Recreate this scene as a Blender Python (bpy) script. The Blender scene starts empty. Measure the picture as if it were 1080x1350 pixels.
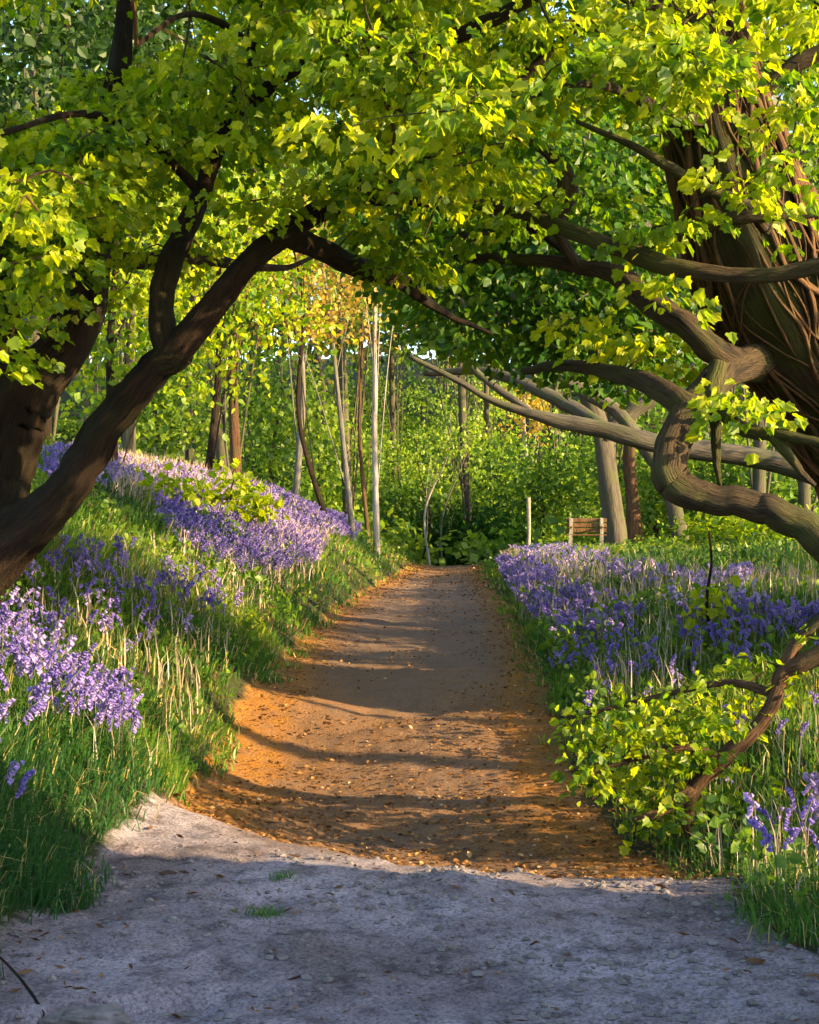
import bpy, math, random
import numpy as np
from mathutils import Vector
rng = np.random.default_rng(7)
random.seed(7)
sc = bpy.context.scene
COL = sc.collection
F = 1854.0            # focal length in photograph pixels
CAMZ = 1.6

# ------------------------------------------------------------------ camera, view
cam_d = bpy.data.cameras.new("camera"); cam = bpy.data.objects.new("camera", cam_d); COL.objects.link(cam)
cam_d.sensor_fit = 'VERTICAL'; cam_d.sensor_height = 24.0; cam_d.lens = 24.0 * F / 1350.0
cam_d.shift_y = 15.0 / 1350.0
cam_d.clip_start = 0.1; cam_d.clip_end = 2000
cam.location = (0, 0, CAMZ); cam.rotation_euler = (math.radians(90), 0, 0)
sc.camera = cam

def at(px, py, Y):
    return np.array([(px - 540.0) / F * Y, Y, CAMZ + (690.0 - py) / F * Y])

def proj(P):
    P = np.asarray(P, float); y = np.maximum(P[..., 1], 0.05)
    return 540 + P[..., 0] / y * F, 690 - (P[..., 2] - CAMZ) / y * F

# ------------------------------------------------------------------ light
SUN_AZ = math.radians(-20)       # measured from +x towards +y
SUN_EL = math.radians(16.5)
sdir = Vector((math.cos(SUN_EL) * math.cos(SUN_AZ), math.cos(SUN_EL) * math.sin(SUN_AZ), math.sin(SUN_EL)))
sd = bpy.data.lights.new("sun", 'SUN'); sd.energy = 4.9; sd.angle = math.radians(0.6); sd.color = (1.0, 0.72, 0.35)
so = bpy.data.objects.new("sun", sd); COL.objects.link(so)
so.rotation_euler = sdir.to_track_quat('Z', 'Y').to_euler()
so.location = (20, -8, 15)
w = bpy.data.worlds.new("World"); sc.world = w; w.use_nodes = True
nt = w.node_tree
sky = nt.nodes.new("ShaderNodeTexSky"); sky.sky_type = 'NISHITA'; sky.sun_disc = False
sky.sun_elevation = SUN_EL; sky.sun_rotation = math.atan2(sdir.x, sdir.y)
bg = nt.nodes["Background"]; nt.links.new(sky.outputs[0], bg.inputs[0]); bg.inputs[1].default_value = 0.15
sc.view_settings.view_transform = 'Standard'; sc.view_settings.look = 'None'
sc.view_settings.exposure = 2.15; sc.view_settings.gamma = 1.0
try:
    sc.cycles.max_bounces = 7; sc.cycles.diffuse_bounces = 4; sc.cycles.transmission_bounces = 4
    sc.cycles.sample_clamp_indirect = 4.0
except Exception: pass

# ------------------------------------------------------------------ helpers
def sstep(a, b, x):
    t = np.clip((np.asarray(x, float) - a) / (b - a), 0, 1); return t * t * (3 - 2 * t)

_perm = rng.random((256, 256))
def vnoise(x, y):
    x = np.asarray(x, float); y = np.asarray(y, float)
    xi = np.floor(x).astype(int); yi = np.floor(y).astype(int); fx = x - xi; fy = y - yi
    fx = fx * fx * (3 - 2 * fx); fy = fy * fy * (3 - 2 * fy)
    a = _perm[xi & 255, yi & 255]; b = _perm[(xi + 1) & 255, yi & 255]
    c = _perm[xi & 255, (yi + 1) & 255]; d = _perm[(xi + 1) & 255, (yi + 1) & 255]
    return (a * (1 - fx) + b * fx) * (1 - fy) + (c * (1 - fx) + d * fx) * fy - 0.5
def fbm(x, y, o=4):
    s = 0; a = 1.0
    for i in range(o):
        s = s + a * vnoise(x * 2**i + 17.3 * i, y * 2**i - 9.1 * i); a *= 0.5
    return s

def norm(v):
    v = np.asarray(v, float); return v / np.maximum(np.linalg.norm(v, axis=-1, keepdims=True), 1e-9)

class MB:
    """collects vertices and faces (numpy) and links them as ONE mesh object"""
    def __init__(s): s.V = []; s.n = 0; s.F = []; s.A = {}; s.M = []
    def add(s, V, faces, mat=0, **attrs):
        V = np.asarray(V, float).reshape(-1, 3)
        for f in faces:
            f = np.asarray(f, int)
            s.F.append(f + s.n); s.M.append(np.full(len(f), mat))
        s.V.append(V)
        for k in set(list(attrs) + list(s.A)):
            if k not in s.A: s.A[k] = []
        for k in s.A:
            s.A[k].append((s.n, len(V), attrs.get(k)))
        s.n += len(V)
    def build(s, name, mats, parent=None, smooth=True):
        me = bpy.data.meshes.new(name)
        V = np.concatenate(s.V) if s.V else np.zeros((0, 3))
        me.vertices.add(len(V)); me.vertices.foreach_set("co", V.astype(np.float32).ravel())
        tot = np.concatenate([np.full(len(f), f.shape[1]) for f in s.F])
        li = np.concatenate([f.ravel() for f in s.F])
        ls = np.concatenate([[0], np.cumsum(tot)[:-1]])
        me.loops.add(len(li)); me.loops.foreach_set("vertex_index", li.astype(np.int32))
        me.polygons.add(len(tot)); me.polygons.foreach_set("loop_start", ls.astype(np.int32))
        me.polygons.foreach_set("material_index", np.concatenate(s.M).astype(np.int32))
        me.polygons.foreach_set("use_smooth", np.full(len(tot), smooth))
        for m in (mats if isinstance(mats, (list, tuple)) else [mats]): me.materials.append(m)
        for k, lst in s.A.items():
            vec = k == 'buv'
            buf = np.zeros((len(V), 3) if vec else len(V), np.float32)
            for (o, n, a) in lst:
                if a is not None: buf[o:o + n] = a
            at_ = me.attributes.new(k, 'FLOAT_VECTOR' if vec else 'FLOAT', 'POINT')
            at_.data.foreach_set('vector' if vec else 'value', buf.ravel())
        me.update(calc_edges=True); me.validate()
        o = bpy.data.objects.new(name, me); COL.objects.link(o)
        if parent is not None:
            o.parent = parent; o.matrix_parent_inverse = parent.matrix_basis.inverted()
        return o

def tag(o, label, cat, group=None, kind=None):
    if kind: o['kind'] = kind
    if label: o['label'] = label
    if cat: o['category'] = cat
    if group: o['group'] = group
    return o
def thing(name, label, cat, loc, group=None):
    o = bpy.data.objects.new(name, None); COL.objects.link(o)
    o.empty_display_size = 0.2
    o.location = tuple(float(v) for v in loc)
    return tag(o, label, cat, group)

def spline(P, n):
    P = np.asarray(P, float)
    if len(P) < 3:
        t = np.linspace(0, 1, n)[:, None]; return P[0] * (1 - t) + P[-1] * t
    E = np.vstack([2 * P[0] - P[1], P, 2 * P[-1] - P[-2]])
    out = []
    for t in np.linspace(0, len(P) - 1 - 1e-6, n):
        i = int(t); f = t - i; a, b, c, d = E[i], E[i + 1], E[i + 2], E[i + 3]
        out.append(0.5 * (2 * b + (c - a) * f + (2 * a - 5 * b + 4 * c - d) * f * f + (3 * b - a - 3 * c + d) * f**3))
    return np.array(out)

def frames(C):
    T = norm(np.gradient(C, axis=0)); N = np.zeros_like(C)
    a = np.array([0.3, -1, 0.2]); a = a - T[0] * a.dot(T[0]); N[0] = a / np.linalg.norm(a)
    for i in range(1, len(C)):
        a = N[i - 1] - T[i] * N[i - 1].dot(T[i]); N[i] = a / max(np.linalg.norm(a), 1e-9)
    return T, N, np.cross(T, N)

def tube(mb, C, R, k=8, rough=0.0, seed=0, mat=0, lobes=0.0, tint=0.5):
    C = np.asarray(C, float); R = np.asarray(R, float); n = len(C)
    T, N, B = frames(C)
    ang = np.linspace(0, 2 * np.pi, k, endpoint=False)
    L = np.concatenate([[0], np.cumsum(np.linalg.norm(np.diff(C, axis=0), axis=1))])
    RR = R[:, None] * np.ones((1, k))
    if rough:
        u = ang[None, :] / (2 * np.pi) * 8
        v = 0.4 * L[:, None] / max(R.max(), 1e-3)
        uu = np.minimum(u, 8 - u) * 1.7 + 0 * v
        nz = 0.8 * vnoise(uu * 2.2 + seed * 7.7, v * 0.9 + 0 * u) + 0.8 * vnoise(uu * 5 + seed, v * 1.6 + 0 * u) + 0.5 * vnoise(uu * 9 + seed, v * 4 + 0 * u)
        RR = RR * (1 + rough * nz)
        if lobes: RR = RR * (1 + lobes * np.cos(3 * ang[None, :] + 1.3 + seed + 0.7 * v))
    V = C[:, None, :] + RR[..., None] * (np.cos(ang)[None, :, None] * N[:, None, :] + np.sin(ang)[None, :, None] * B[:, None, :])
    V = V.reshape(-1, 3)
    i = np.arange(n - 1)[:, None] * k; j = np.arange(k)[None, :]; j2 = (j + 1) % k
    Q = np.stack([i + j, i + j2, i + k + j2, i + k + j], -1).reshape(-1, 4)
    buv = np.stack([np.cos(ang)[None, :] * R.max() + 0 * L[:, None], np.sin(ang)[None, :] * R.max() + 0 * L[:, None],
                    L[:, None] + 0 * ang[None, :] + seed * 3.1], -1).reshape(-1, 3)
    cap = [[np.arange(k)[::-1]], [np.arange(k) + (n - 1) * k]]
    mb.add(V, [Q, np.array(cap[0]), np.array(cap[1])], mat, buv=buv, tint=np.full(len(V), tint))

# ------------------------------------------------------------------ materials
def newmat(name):
    m = bpy.data.materials.new(name); m.use_nodes = True
    t = m.node_tree; t.nodes.clear(); out = t.nodes.new("ShaderNodeOutputMaterial")
    return m, t, out
def nd(t, typ, **kw):
    n = t.nodes.new(typ)
    for k, v in kw.items(): setattr(n, k, v)
    return n
def ramp(t, stops, fac=None):
    r = nd(t, "ShaderNodeValToRGB"); e = r.color_ramp.elements
    while len(e) < len(stops): e.new(0.5)
    for el, (p, c) in zip(e, stops): el.position = p; el.color = (*c, 1)
    if fac is not None: t.links.new(fac, r.inputs[0])
    return r
def attr(t, name):
    a = nd(t, "ShaderNodeAttribute"); a.attribute_name = name; return a
def noise(t, scale, detail=4, vec=None, rough=0.6, dist=0.0):
    n = nd(t, "ShaderNodeTexNoise"); n.inputs['Scale'].default_value = scale; n.inputs['Detail'].default_value = detail
    n.inputs['Roughness'].default_value = rough; n.inputs['Distortion'].default_value = dist
    if vec is not None: t.links.new(vec, n.inputs['Vector'])
    return n
def mixc(t, fac, a, b, mode='MIX'):
    m = nd(t, "ShaderNodeMix"); m.data_type = 'RGBA'; m.blend_type = mode
    for sock, v in ((m.inputs[0], fac), (m.inputs[6], a), (m.inputs[7], b)):
        if hasattr(v, 'is_linked') or hasattr(v, 'links'): t.links.new(v, sock)
        elif isinstance(v, (int, float)): sock.default_value = v
        else: sock.default_value = (*v, 1)
    return m.outputs[2]

def leaf_mat(name, stops, trans_gain=(2.1, 1.7, 1.0), tr=0.5, gloss=0.02, grough=0.45):
    m, t, out = newmat(name)
    a = attr(t, 'tint'); r = ramp(t, stops, a.outputs['Fac'])
    geo = nd(t, "ShaderNodeNewGeometry")
    nz = noise(t, 30, 2, geo.outputs['Position'])
    c = mixc(t, 0.35, r.outputs[0], nz.outputs['Color'], 'OVERLAY')
    c = mixc(t, 0.3, r.outputs[0], mixc(t, 1.0, r.outputs[0], ramp(t, [(0.3, (0.6,) * 3), (0.7, (1.4,) * 3)], nz.outputs['Fac']).outputs[0], 'MULTIPLY'))
    d = nd(t, "ShaderNodeBsdfDiffuse"); t.links.new(c, d.inputs[0])
    tc = mixc(t, 1.0, c, tuple(trans_gain), 'MULTIPLY')
    tl = nd(t, "ShaderNodeBsdfTranslucent"); t.links.new(tc, tl.inputs[0])
    mx = nd(t, "ShaderNodeMixShader"); mx.inputs[0].default_value = tr
    t.links.new(d.outputs[0], mx.inputs[1]); t.links.new(tl.outputs[0], mx.inputs[2])
    g = nd(t, "ShaderNodeBsdfGlossy"); g.inputs['Roughness'].default_value = grough
    m2 = nd(t, "ShaderNodeMixShader"); m2.inputs[0].default_value = gloss
    t.links.new(mx.outputs[0], m2.inputs[1]); t.links.new(g.outputs[0], m2.inputs[2]); t.links.new(m2.outputs[0], out.inputs[0])
    return m

def bark_mat(name, dark, light, moss=(0.05, 0.07, 0.015), moss_amt=0.5, scale=9.0, bump=0.6, pale=None):
    m, t, out = newmat(name)
    a = attr(t, 'buv')
    mp = nd(t, "ShaderNodeMapping"); mp.inputs['Scale'].default_value = (1, 1, 0.16); t.links.new(a.outputs['Vector'], mp.inputs[0])
    n1 = noise(t, scale, 6, mp.outputs[0], 0.65, 0.6)
    n2 = noise(t, scale * 4, 4, mp.outputs[0], 0.6, 0.3)
    geo = nd(t, "ShaderNodeNewGeometry")
    n3 = noise(t, 2.3, 4, geo.outputs['Position'])
    c = ramp(t, [(0.32, dark), (0.68, light)], n1.outputs['Fac']).outputs[0]
    c = mixc(t, 0.5, c, mixc(t, 1.0, c, ramp(t, [(0.3, (0.35,) * 3), (0.6, (1.3,) * 3)], n2.outputs['Fac']).outputs[0], 'MULTIPLY'))
    mk = nd(t, "ShaderNodeMath", operation='MULTIPLY')
    t.links.new(ramp(t, [(0.46, (0,) * 3), (0.62, (1,) * 3)], n3.outputs['Fac']).outputs[0], mk.inputs[0]); mk.inputs[1].default_value = moss_amt
    c = mixc(t, mk.outputs[0], c, moss)
    p = nd(t, "ShaderNodeBsdfPrincipled"); p.inputs['Roughness'].default_value = 0.85
    p.inputs['Specular IOR Level'].default_value = 0.25
    t.links.new(c, p.inputs['Base Color'])
    ad = nd(t, "ShaderNodeMath", operation='ADD'); t.links.new(n1.outputs['Fac'], ad.inputs[0]); t.links.new(n2.outputs['Fac'], ad.inputs[1])
    b = nd(t, "ShaderNodeBump"); b.inputs['Strength'].default_value = bump; b.inputs['Distance'].default_value = 0.05
    t.links.new(ad.outputs[0], b.inputs['Height']); t.links.new(b.outputs[0], p.inputs['Normal'])
    t.links.new(p.outputs[0], out.inputs[0])
    return m

M = {}
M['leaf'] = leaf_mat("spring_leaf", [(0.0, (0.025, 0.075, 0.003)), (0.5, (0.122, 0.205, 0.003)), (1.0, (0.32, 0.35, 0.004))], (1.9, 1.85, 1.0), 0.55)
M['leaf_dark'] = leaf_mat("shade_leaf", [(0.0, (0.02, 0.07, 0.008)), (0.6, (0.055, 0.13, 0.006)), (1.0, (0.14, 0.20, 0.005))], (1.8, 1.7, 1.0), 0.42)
M['leaf_shade'] = leaf_mat("shade_darkened_leaf", [(0.0, (0.010, 0.030, 0.005)), (0.6, (0.028, 0.065, 0.006)), (1.0, (0.07, 0.11, 0.006))], (1.6, 1.6, 1.0), 0.35)  # shade painted into the leaf colour, so gaps in the canopy look dark
M['leaf_far'] = leaf_mat("woodland_leaf", [(0.0, (0.028, 0.068, 0.016)), (0.5, (0.10, 0.19, 0.02)), (1.0, (0.24, 0.32, 0.025))], (1.8, 1.7, 1.0), 0.45)
M['leaf_gold'] = leaf_mat("golden_leaf", [(0.0, (0.16, 0.10, 0.03)), (0.5, (0.25, 0.18, 0.03)), (1.0, (0.36, 0.28, 0.03))], (1.7, 1.5, 1.0), 0.45)
M['grass'] = leaf_mat("grass_blade", [(0.0, (0.025, 0.085, 0.022)), (0.5, (0.075, 0.17, 0.022)), (0.9, (0.17, 0.24, 0.02)), (1.0, (0.36, 0.30, 0.12))], (1.9, 1.7, 1.0), 0.42)
M['herb'] = leaf_mat("herb_leaf", [(0.0, (0.035, 0.09, 0.016)), (0.5, (0.09, 0.17, 0.012)), (1.0, (0.19, 0.25, 0.01))], (1.9, 1.7, 1.0), 0.42)
M['straw'] = leaf_mat("dry_stem", [(0.0, (0.22, 0.16, 0.10)), (0.5, (0.42, 0.33, 0.25)), (1.0, (0.60, 0.50, 0.40))], (1.2, 1.1, 1.0), 0.3)
M['petal'] = leaf_mat("bluebell_petal", [(0.0, (0.13, 0.09, 0.37)), (0.5, (0.26, 0.19, 0.51)), (1.0, (0.54, 0.43, 0.65))], (1.3, 1.2, 1.2), 0.4, 0.02)
M['stem'] = leaf_mat("bluebell_stem", [(0.0, (0.05, 0.09, 0.03)), (1.0, (0.12, 0.14, 0.05))], (1.5, 1.5, 1), 0.3)
M['litter'] = leaf_mat("dead_leaf", [(0.0, (0.05, 0.025, 0.012)), (0.5, (0.20, 0.09, 0.025)), (0.85, (0.36, 0.18, 0.05)), (1.0, (0.5, 0.36, 0.2))], (1.2, 1.0, 0.8), 0.2)
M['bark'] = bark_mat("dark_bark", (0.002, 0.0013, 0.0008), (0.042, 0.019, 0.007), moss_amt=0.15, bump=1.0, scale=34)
M['bark_red'] = bark_mat("red_brown_bark", (0.03, 0.016, 0.010), (0.19, 0.095, 0.045), (0.06, 0.07, 0.015), 0.45, bump=1.0, scale=24)
M['bark_moss'] = bark_mat("mossy_bark", (0.014, 0.010, 0.006), (0.085, 0.055, 0.028), (0.06, 0.07, 0.010), 0.75, scale=20, bump=1.0)
M['bark_far'] = bark_mat("woodland_bark", (0.035, 0.028, 0.02), (0.105, 0.09, 0.065), (0.06, 0.07, 0.02), 0.7)
M['bark_grey'] = bark_mat("grey_bark", (0.05, 0.045, 0.042), (0.19, 0.175, 0.155), (0.10, 0.11, 0.04), 0.45)
M['bark_birch'] = bark_mat("silver_birch_bark", (0.10, 0.08, 0.07), (0.45, 0.40, 0.34), (0.3, 0.28, 0.2), 0.2, scale=5)
M['ivy_wood'] = bark_mat("ivy_wood", (0.02, 0.010, 0.006), (0.18, 0.085, 0.035), (0.05, 0.05, 0.015), 0.4, scale=24)
M['old_wood'] = bark_mat("weathered_wood", (0.07, 0.032, 0.012), (0.17, 0.085, 0.03), (0.2, 0.15, 0.06), 0.3, scale=16)
M['pale_wood'] = bark_mat("pale_weathered_wood", (0.16, 0.14, 0.10), (0.40, 0.36, 0.28), (0.3, 0.3, 0.2), 0.2, scale=16)

def ground_mat():
    m, t, out = newmat("woodland_earth")
    geo = nd(t, "ShaderNodeNewGeometry"); pos = geo.outputs['Position']
    pm = attr(t, 'pathm').outputs['Fac']; fg = attr(t, 'fgm').outputs['Fac']; li = attr(t, 'litm').outputs['Fac']
    na = noise(t, 1.1, 5, pos); nb = noise(t, 7, 6, pos, 0.7); nc = noise(t, 62, 6, pos, 0.75); ne = noise(t, 170, 3, pos, 0.7)
    vo = nd(t, "ShaderNodeTexVoronoi"); vo.inputs['Scale'].default_value = 55; t.links.new(pos, vo.inputs['Vector'])
    # vegetated soil
    soil = ramp(t, [(0.3, (0.022, 0.020, 0.010)), (0.55, (0.05, 0.055, 0.02)), (0.75, (0.09, 0.07, 0.03))], nb.outputs['Fac']).outputs[0]
    # trodden path, brown with leaf crumbs; rust also has the sunlight's orange painted in
    brown = ramp(t, [(0.28, (0.06, 0.043, 0.037)), (0.5, (0.15, 0.11, 0.092)), (0.72, (0.25, 0.185, 0.15))], nc.outputs['Fac']).outputs[0]
    rust = ramp(t, [(0.25, (0.10, 0.036, 0.008)), (0.5, (0.30, 0.125, 0.018)), (0.75, (0.50, 0.25, 0.04))], nc.outputs['Fac']).outputs[0]
    lf = nd(t, "ShaderNodeMath", operation='MULTIPLY'); t.links.new(li, lf.inputs[0])
    t.links.new(ramp(t, [(0.25, (0.35,) * 3), (0.6, (1,) * 3)], nb.outputs['Fac']).outputs[0], lf.inputs[1])
    path = mixc(t, lf.outputs[0], brown, rust)
    grey = ramp(t, [(0.36, (0.095, 0.078, 0.084)), (0.47, (0.235, 0.204, 0.232)), (0.66, (0.38, 0.34, 0.37))], nc.outputs['Fac']).outputs[0]
    grey = mixc(t, 0.75, grey, mixc(t, 1.0, grey, ramp(t, [(0.37, (0.40, 0.36, 0.36)), (0.48, (1, 1, 1)), (0.62, (1.3, 1.25, 1.2))], nb.outputs['Fac']).outputs[0], 'MULTIPLY'))
    grey = mixc(t, 0.9, grey, mixc(t, 1.0, grey, ramp(t, [(0.36, (0.6, 0.52, 0.48)), (0.6, (1.1, 1.1, 1.12))], na.outputs['Fac']).outputs[0], 'MULTIPLY'))
    pc = mixc(t, fg, path, grey)
    pc = mixc(t, 0.45, pc, mixc(t, 1.0, pc, ramp(t, [(0.3, (0.45,) * 3), (0.6, (1.25,) * 3)], ne.outputs['Fac']).outputs[0], 'MULTIPLY'))
    pc = mixc(t, 0.4, pc, mixc(t, 1.0, pc, ramp(t, [(0.3, (0.6,) * 3), (0.65, (1.2,) * 3)], na.outputs['Fac']).outputs[0], 'MULTIPLY'))
    # ragged margin
    ad = nd(t, "ShaderNodeMath", operation='ADD'); t.links.new(pm, ad.inputs[0])
    sc_ = nd(t, "ShaderNodeMath", operation='MULTIPLY_ADD'); t.links.new(nb.outputs['Fac'], sc_.inputs[0]); sc_.inputs[1].default_value = 0.9; sc_.inputs[2].default_value = -0.45
    t.links.new(sc_.outputs[0], ad.inputs[1])
    fac = ramp(t, [(0.4, (0,) * 3), (0.6, (1,) * 3)], ad.outputs[0]).outputs[0]
    c = mixc(t, fac, soil, pc)
    p = nd(t, "ShaderNodeBsdfPrincipled"); p.inputs['Roughness'].default_value = 0.9; p.inputs['Specular IOR Level'].default_value = 0.2
    t.links.new(c, p.inputs['Base Color'])
    h = nd(t, "ShaderNodeMath", operation='ADD'); t.links.new(nc.outputs['Fac'], h.inputs[0])
    h2 = nd(t, "ShaderNodeMath", operation='MULTIPLY_ADD'); t.links.new(ne.outputs['Fac'], h2.inputs[0]); h2.inputs[1].default_value = 0.4
    t.links.new(nb.outputs['Fac'], h2.inputs[2]); t.links.new(h2.outputs[0], h.inputs[1])
    b = nd(t, "ShaderNodeBump"); b.inputs['Strength'].default_value = 0.8; b.inputs['Distance'].default_value = 0.035
    t.links.new(h.outputs[0], b.inputs['Height']); t.links.new(b.outputs[0], p.inputs['Normal'])
    t.links.new(p.outputs[0], out.inputs[0])
    return m
M['ground'] = ground_mat()

def stone_mat():
    m, t, out = newmat("grey_stone")
    geo = nd(t, "ShaderNodeNewGeometry"); n1 = noise(t, 14, 6, geo.outputs['Position'], 0.7)
    n2 = noise(t, 90, 4, geo.outputs['Position'], 0.7)
    c = ramp(t, [(0.3, (0.06, 0.05, 0.045)), (0.7, (0.20, 0.175, 0.17))], n1.outputs['Fac']).outputs[0]
    p = nd(t, "ShaderNodeBsdfPrincipled"); p.inputs['Roughness'].default_value = 0.9; t.links.new(c, p.inputs['Base Color'])
    b = nd(t, "ShaderNodeBump"); b.inputs['Strength'].default_value = 0.7; b.inputs['Distance'].default_value = 0.01
    t.links.new(n2.outputs['Fac'], b.inputs['Height']); t.links.new(b.outputs[0], p.inputs['Normal']); t.links.new(p.outputs[0], out.inputs[0])
    return m
M['stone'] = stone_mat()

# ------------------------------------------------------------------ terrain
YT = [-40, 3, 5.4, 6.0, 6.6, 7.2, 7.9, 9, 10.5, 13, 17, 22, 30, 45, 60, 90]
XL = [-2.2, -1.75, -1.58, -1.42, -1.42, -1.36, -1.27, -1.36, -1.28, -1.14, -1.05, -0.85, -0.45, 0.32, 1.0, 1.4]
XR = [2.6, 1.95, 1.40, 1.32, 1.46, 1.40, 1.18, 1.04, 1.08, 1.13, 1.25, 1.38, 1.60, 2.25, 3.0, 3.0]
ZY = [-40, 3, 5.8, 6.2, 6.5, 7.05, 8.0, 9.2, 10.7, 13, 17, 22, 30, 42, 46, 50, 56, 62, 70, 85, 105, 140, 200, 400]
ZZ = [0, 0, 0.0, 0.0, -0.035, -0.22, -0.30, -0.2, 0.08, 0.25, 0.32, 0.35, 0.31, 0.28, 0.20, -0.3, -0.9, -0.6, 1.0, 4.6, 9.5, 17, 24, 24]
SN = (0.342, 0.94)   # horizontal direction across the sun's
def xl(y): return np.interp(y, YT, XL)
def xr(y): return np.interp(y, YT, XR)
def rimo(x): return -np.interp(x, [-2.2, -1.5, -1.0, -0.5, 0.0, 0.6, 1.4], [1.15, 1.12, 0.98, 0.62, 0.2, 0.0, -0.08])
def H(x, y, fine=False):
    x = np.asarray(x, float); y = np.asarray(y, float)
    sk = rimo(x) * (1 - sstep(8.5, 14, y))       # the rim runs slantwise
    z = np.interp(y + sk, ZY, ZZ)
    ul = xl(y) - x; ur = x - xr(y)
    hm = np.interp(y, [-10, 2, 6, 10, 20, 30, 45, 60], [0.8, 1.0, 1.6, 2.2, 2.5, 2.0, 1.1, 0.4])
    sl = np.interp(y, [3, 7, 12, 20, 28, 45], [0.40, 0.55, 0.62, 0.64, 0.95, 0.6])
    z = z + hm * np.tanh(sl * np.maximum(ul - 0.02, 0) / hm)
    hr = np.interp(y, [3, 6, 7.5, 9, 11, 13, 20, 30, 45, 60], [0.05, 0.05, 0.14, 0.14, 0.22, 0.40, 0.48, 0.42, 0.30, 0.1])
    z = z + hr * sstep(0.0, 1.7, ur) + 0.03 * np.maximum(ur, 0) * sstep(8, 12, y) * (1 - sstep(40, 60, y))
    # hollow-way cross section of the path
    mid = 0.5 * (xl(y) + xr(y)); hw = 0.5 * (xr(y) - xl(y)); q = np.clip((x - mid) / hw, -1.2, 1.2)
    z = z + 0.07 * q * q * sstep(6, 9, y) + 0.10 * np.clip(-q, 0, 1.2)**2 * sstep(6.5, 8, y) * (1 - sstep(11, 14, y))
    # unseen mound added out of the frame on the right, to shade the foreground
    c = SN[0] * x + SN[1] * y
    z = z + 2.7 * sstep(2.7, 5.2, x) * sstep(6.62, 5.5, c) * sstep(-9, -3, y)
    far = sstep(46, 60, y)
    z = z + far * 1.6 * fbm(x / 22, y / 22, 3) + 0.16 * fbm(x / 1.9, y / 1.9, 3) * sstep(0.0, 1.0, np.maximum(ul, ur))
    inp = 1 - sstep(0.0, 0.3, np.maximum(ul, ur))
    z = z + inp * 0.045 * fbm(x / 0.8 + 5, y / 0.8, 3)
    # crumbling ledge at the near left corner of the picture
    e = 4.72 - 0.10 * np.sin(3.1 * x) + 0.05 * fbm(x * 3, y * 0 + 1, 2)
    z = z - 0.07 * sstep(0.03, -0.03, y - e) * sstep(-0.55, -0.75, x)
    if fine:
        z = z + inp * (0.024 * fbm(x / 0.2, y / 0.16, 3) + 0.014 * vnoise(x / 0.06, y / 0.06))
    return z
def H1(x, y): return float(H(np.array([x]), np.array([y]))[0])
def hit(px, py, y0=3.0, y1=160.0):
    ys = np.exp(np.linspace(math.log(y0), math.log(y1), 3000))
    X = (px - 540) / F * ys; Z = CAMZ + (690 - py) / F * ys
    below = Z < H(X, ys)
    i = int(np.argmax(below)) if below.any() else len(ys) - 1
    return np.array([X[i], ys[i], float(H(X[i:i + 1], ys[i:i + 1])[0])])

def axis(segs):
    out = [segs[0][0]]
    for a, b, s0, s1 in segs:
        v = a
        while v < b - 1e-6:
            f = (v - a) / (b - a); v = min(b, v + s0 + (s1 - s0) * f); out.append(v)
    return np.array(out)
xp = axis([(0, 2.6, 0.035, 0.035), (2.6, 7, 0.05, 0.25), (7, 40, 0.3, 3), (40, 260, 4, 25)])
xs = np.concatenate([-xp[:0:-1], xp])
ys = np.concatenate([np.array([-60, -45, -30, -20, -14, -10, -7, -5, -3, -1.5, 0, 1, 2, 2.6, 3.0]),
                     axis([(3.2, 8, 0.03, 0.035), (8, 16, 0.04, 0.10), (16, 50, 0.12, 0.5), (50, 130, 0.7, 3), (130, 420, 4, 25)])])
GX, GY = np.meshgrid(xs, ys, indexing='xy')
GZ = H(GX, GY, True)
nx, ny = len(xs), len(ys)
idx = np.arange(nx * ny).reshape(ny, nx)
quads = np.stack([idx[:-1, :-1], idx[:-1, 1:], idx[1:, 1:], idx[1:, :-1]], -1).reshape(-1, 4)
cx = 0.25 * (GX[:-1, :-1] + GX[:-1, 1:] + GX[1:, 1:] + GX[1:, :-1]).ravel(); cy = 0.5 * (GY[:-1, :-1] + GY[1:, :-1]).ravel()
ul = xl(GY) - GX; ur = GX - xr(GY); umax = np.maximum(ul, ur)
cend = np.minimum(np.maximum(GY - 58, 0), 1)
pathm = (1 - sstep(-0.18, 0.30, umax)) * (1 - cend)
sk = GY + rimo(GX)
fgm = 1 - sstep(6.15, 7.3, sk + 0.5 * fbm(GX * 1.5, GY * 1.5, 3) + 0.35 * fbm(GX * 7, GY * 7, 2))
midp = np.clip(1 + umax / 0.95, 0, 1)
litm = np.clip(sstep(6.3, 7.0, sk) * (1 - sstep(10.5, 14, GY)) * (0.50 + 0.6 * midp**2 + 0.5 * fbm(GX * 1.2, GY * 1.2, 2) + 0.5 * (1 - sstep(6.9, 7.6, sk)))
               + sstep(-0.5, 0.0, umax) * 0.8 * sstep(6.3, 7.2, sk) + 0.22 * sstep(11, 13, GY) + 0.35 * sstep(30, 36, GY), 0, 1)
isp = (np.maximum(xl(cy) - cx, cx - xr(cy)) < 0.06 + 0.12 * fbm(cx * 2, cy * 2, 2)) & (cy > -60) & (cy < 56)
VG = np.stack([GX, GY, GZ], -1).reshape(-1, 3)
for nm, sel in (("path", isp), ("ground", ~isp)):
    q = quads[sel]; used = np.unique(q); rm = np.zeros(nx * ny, int); rm[used] = np.arange(len(used))
    mb = MB(); mb.add(VG[used], [rm[q]], pathm=pathm.ravel()[used], fgm=fgm.ravel()[used], litm=litm.ravel()[used])
    tag(mb.build(nm, M['ground']), None, None, kind='structure')

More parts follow.
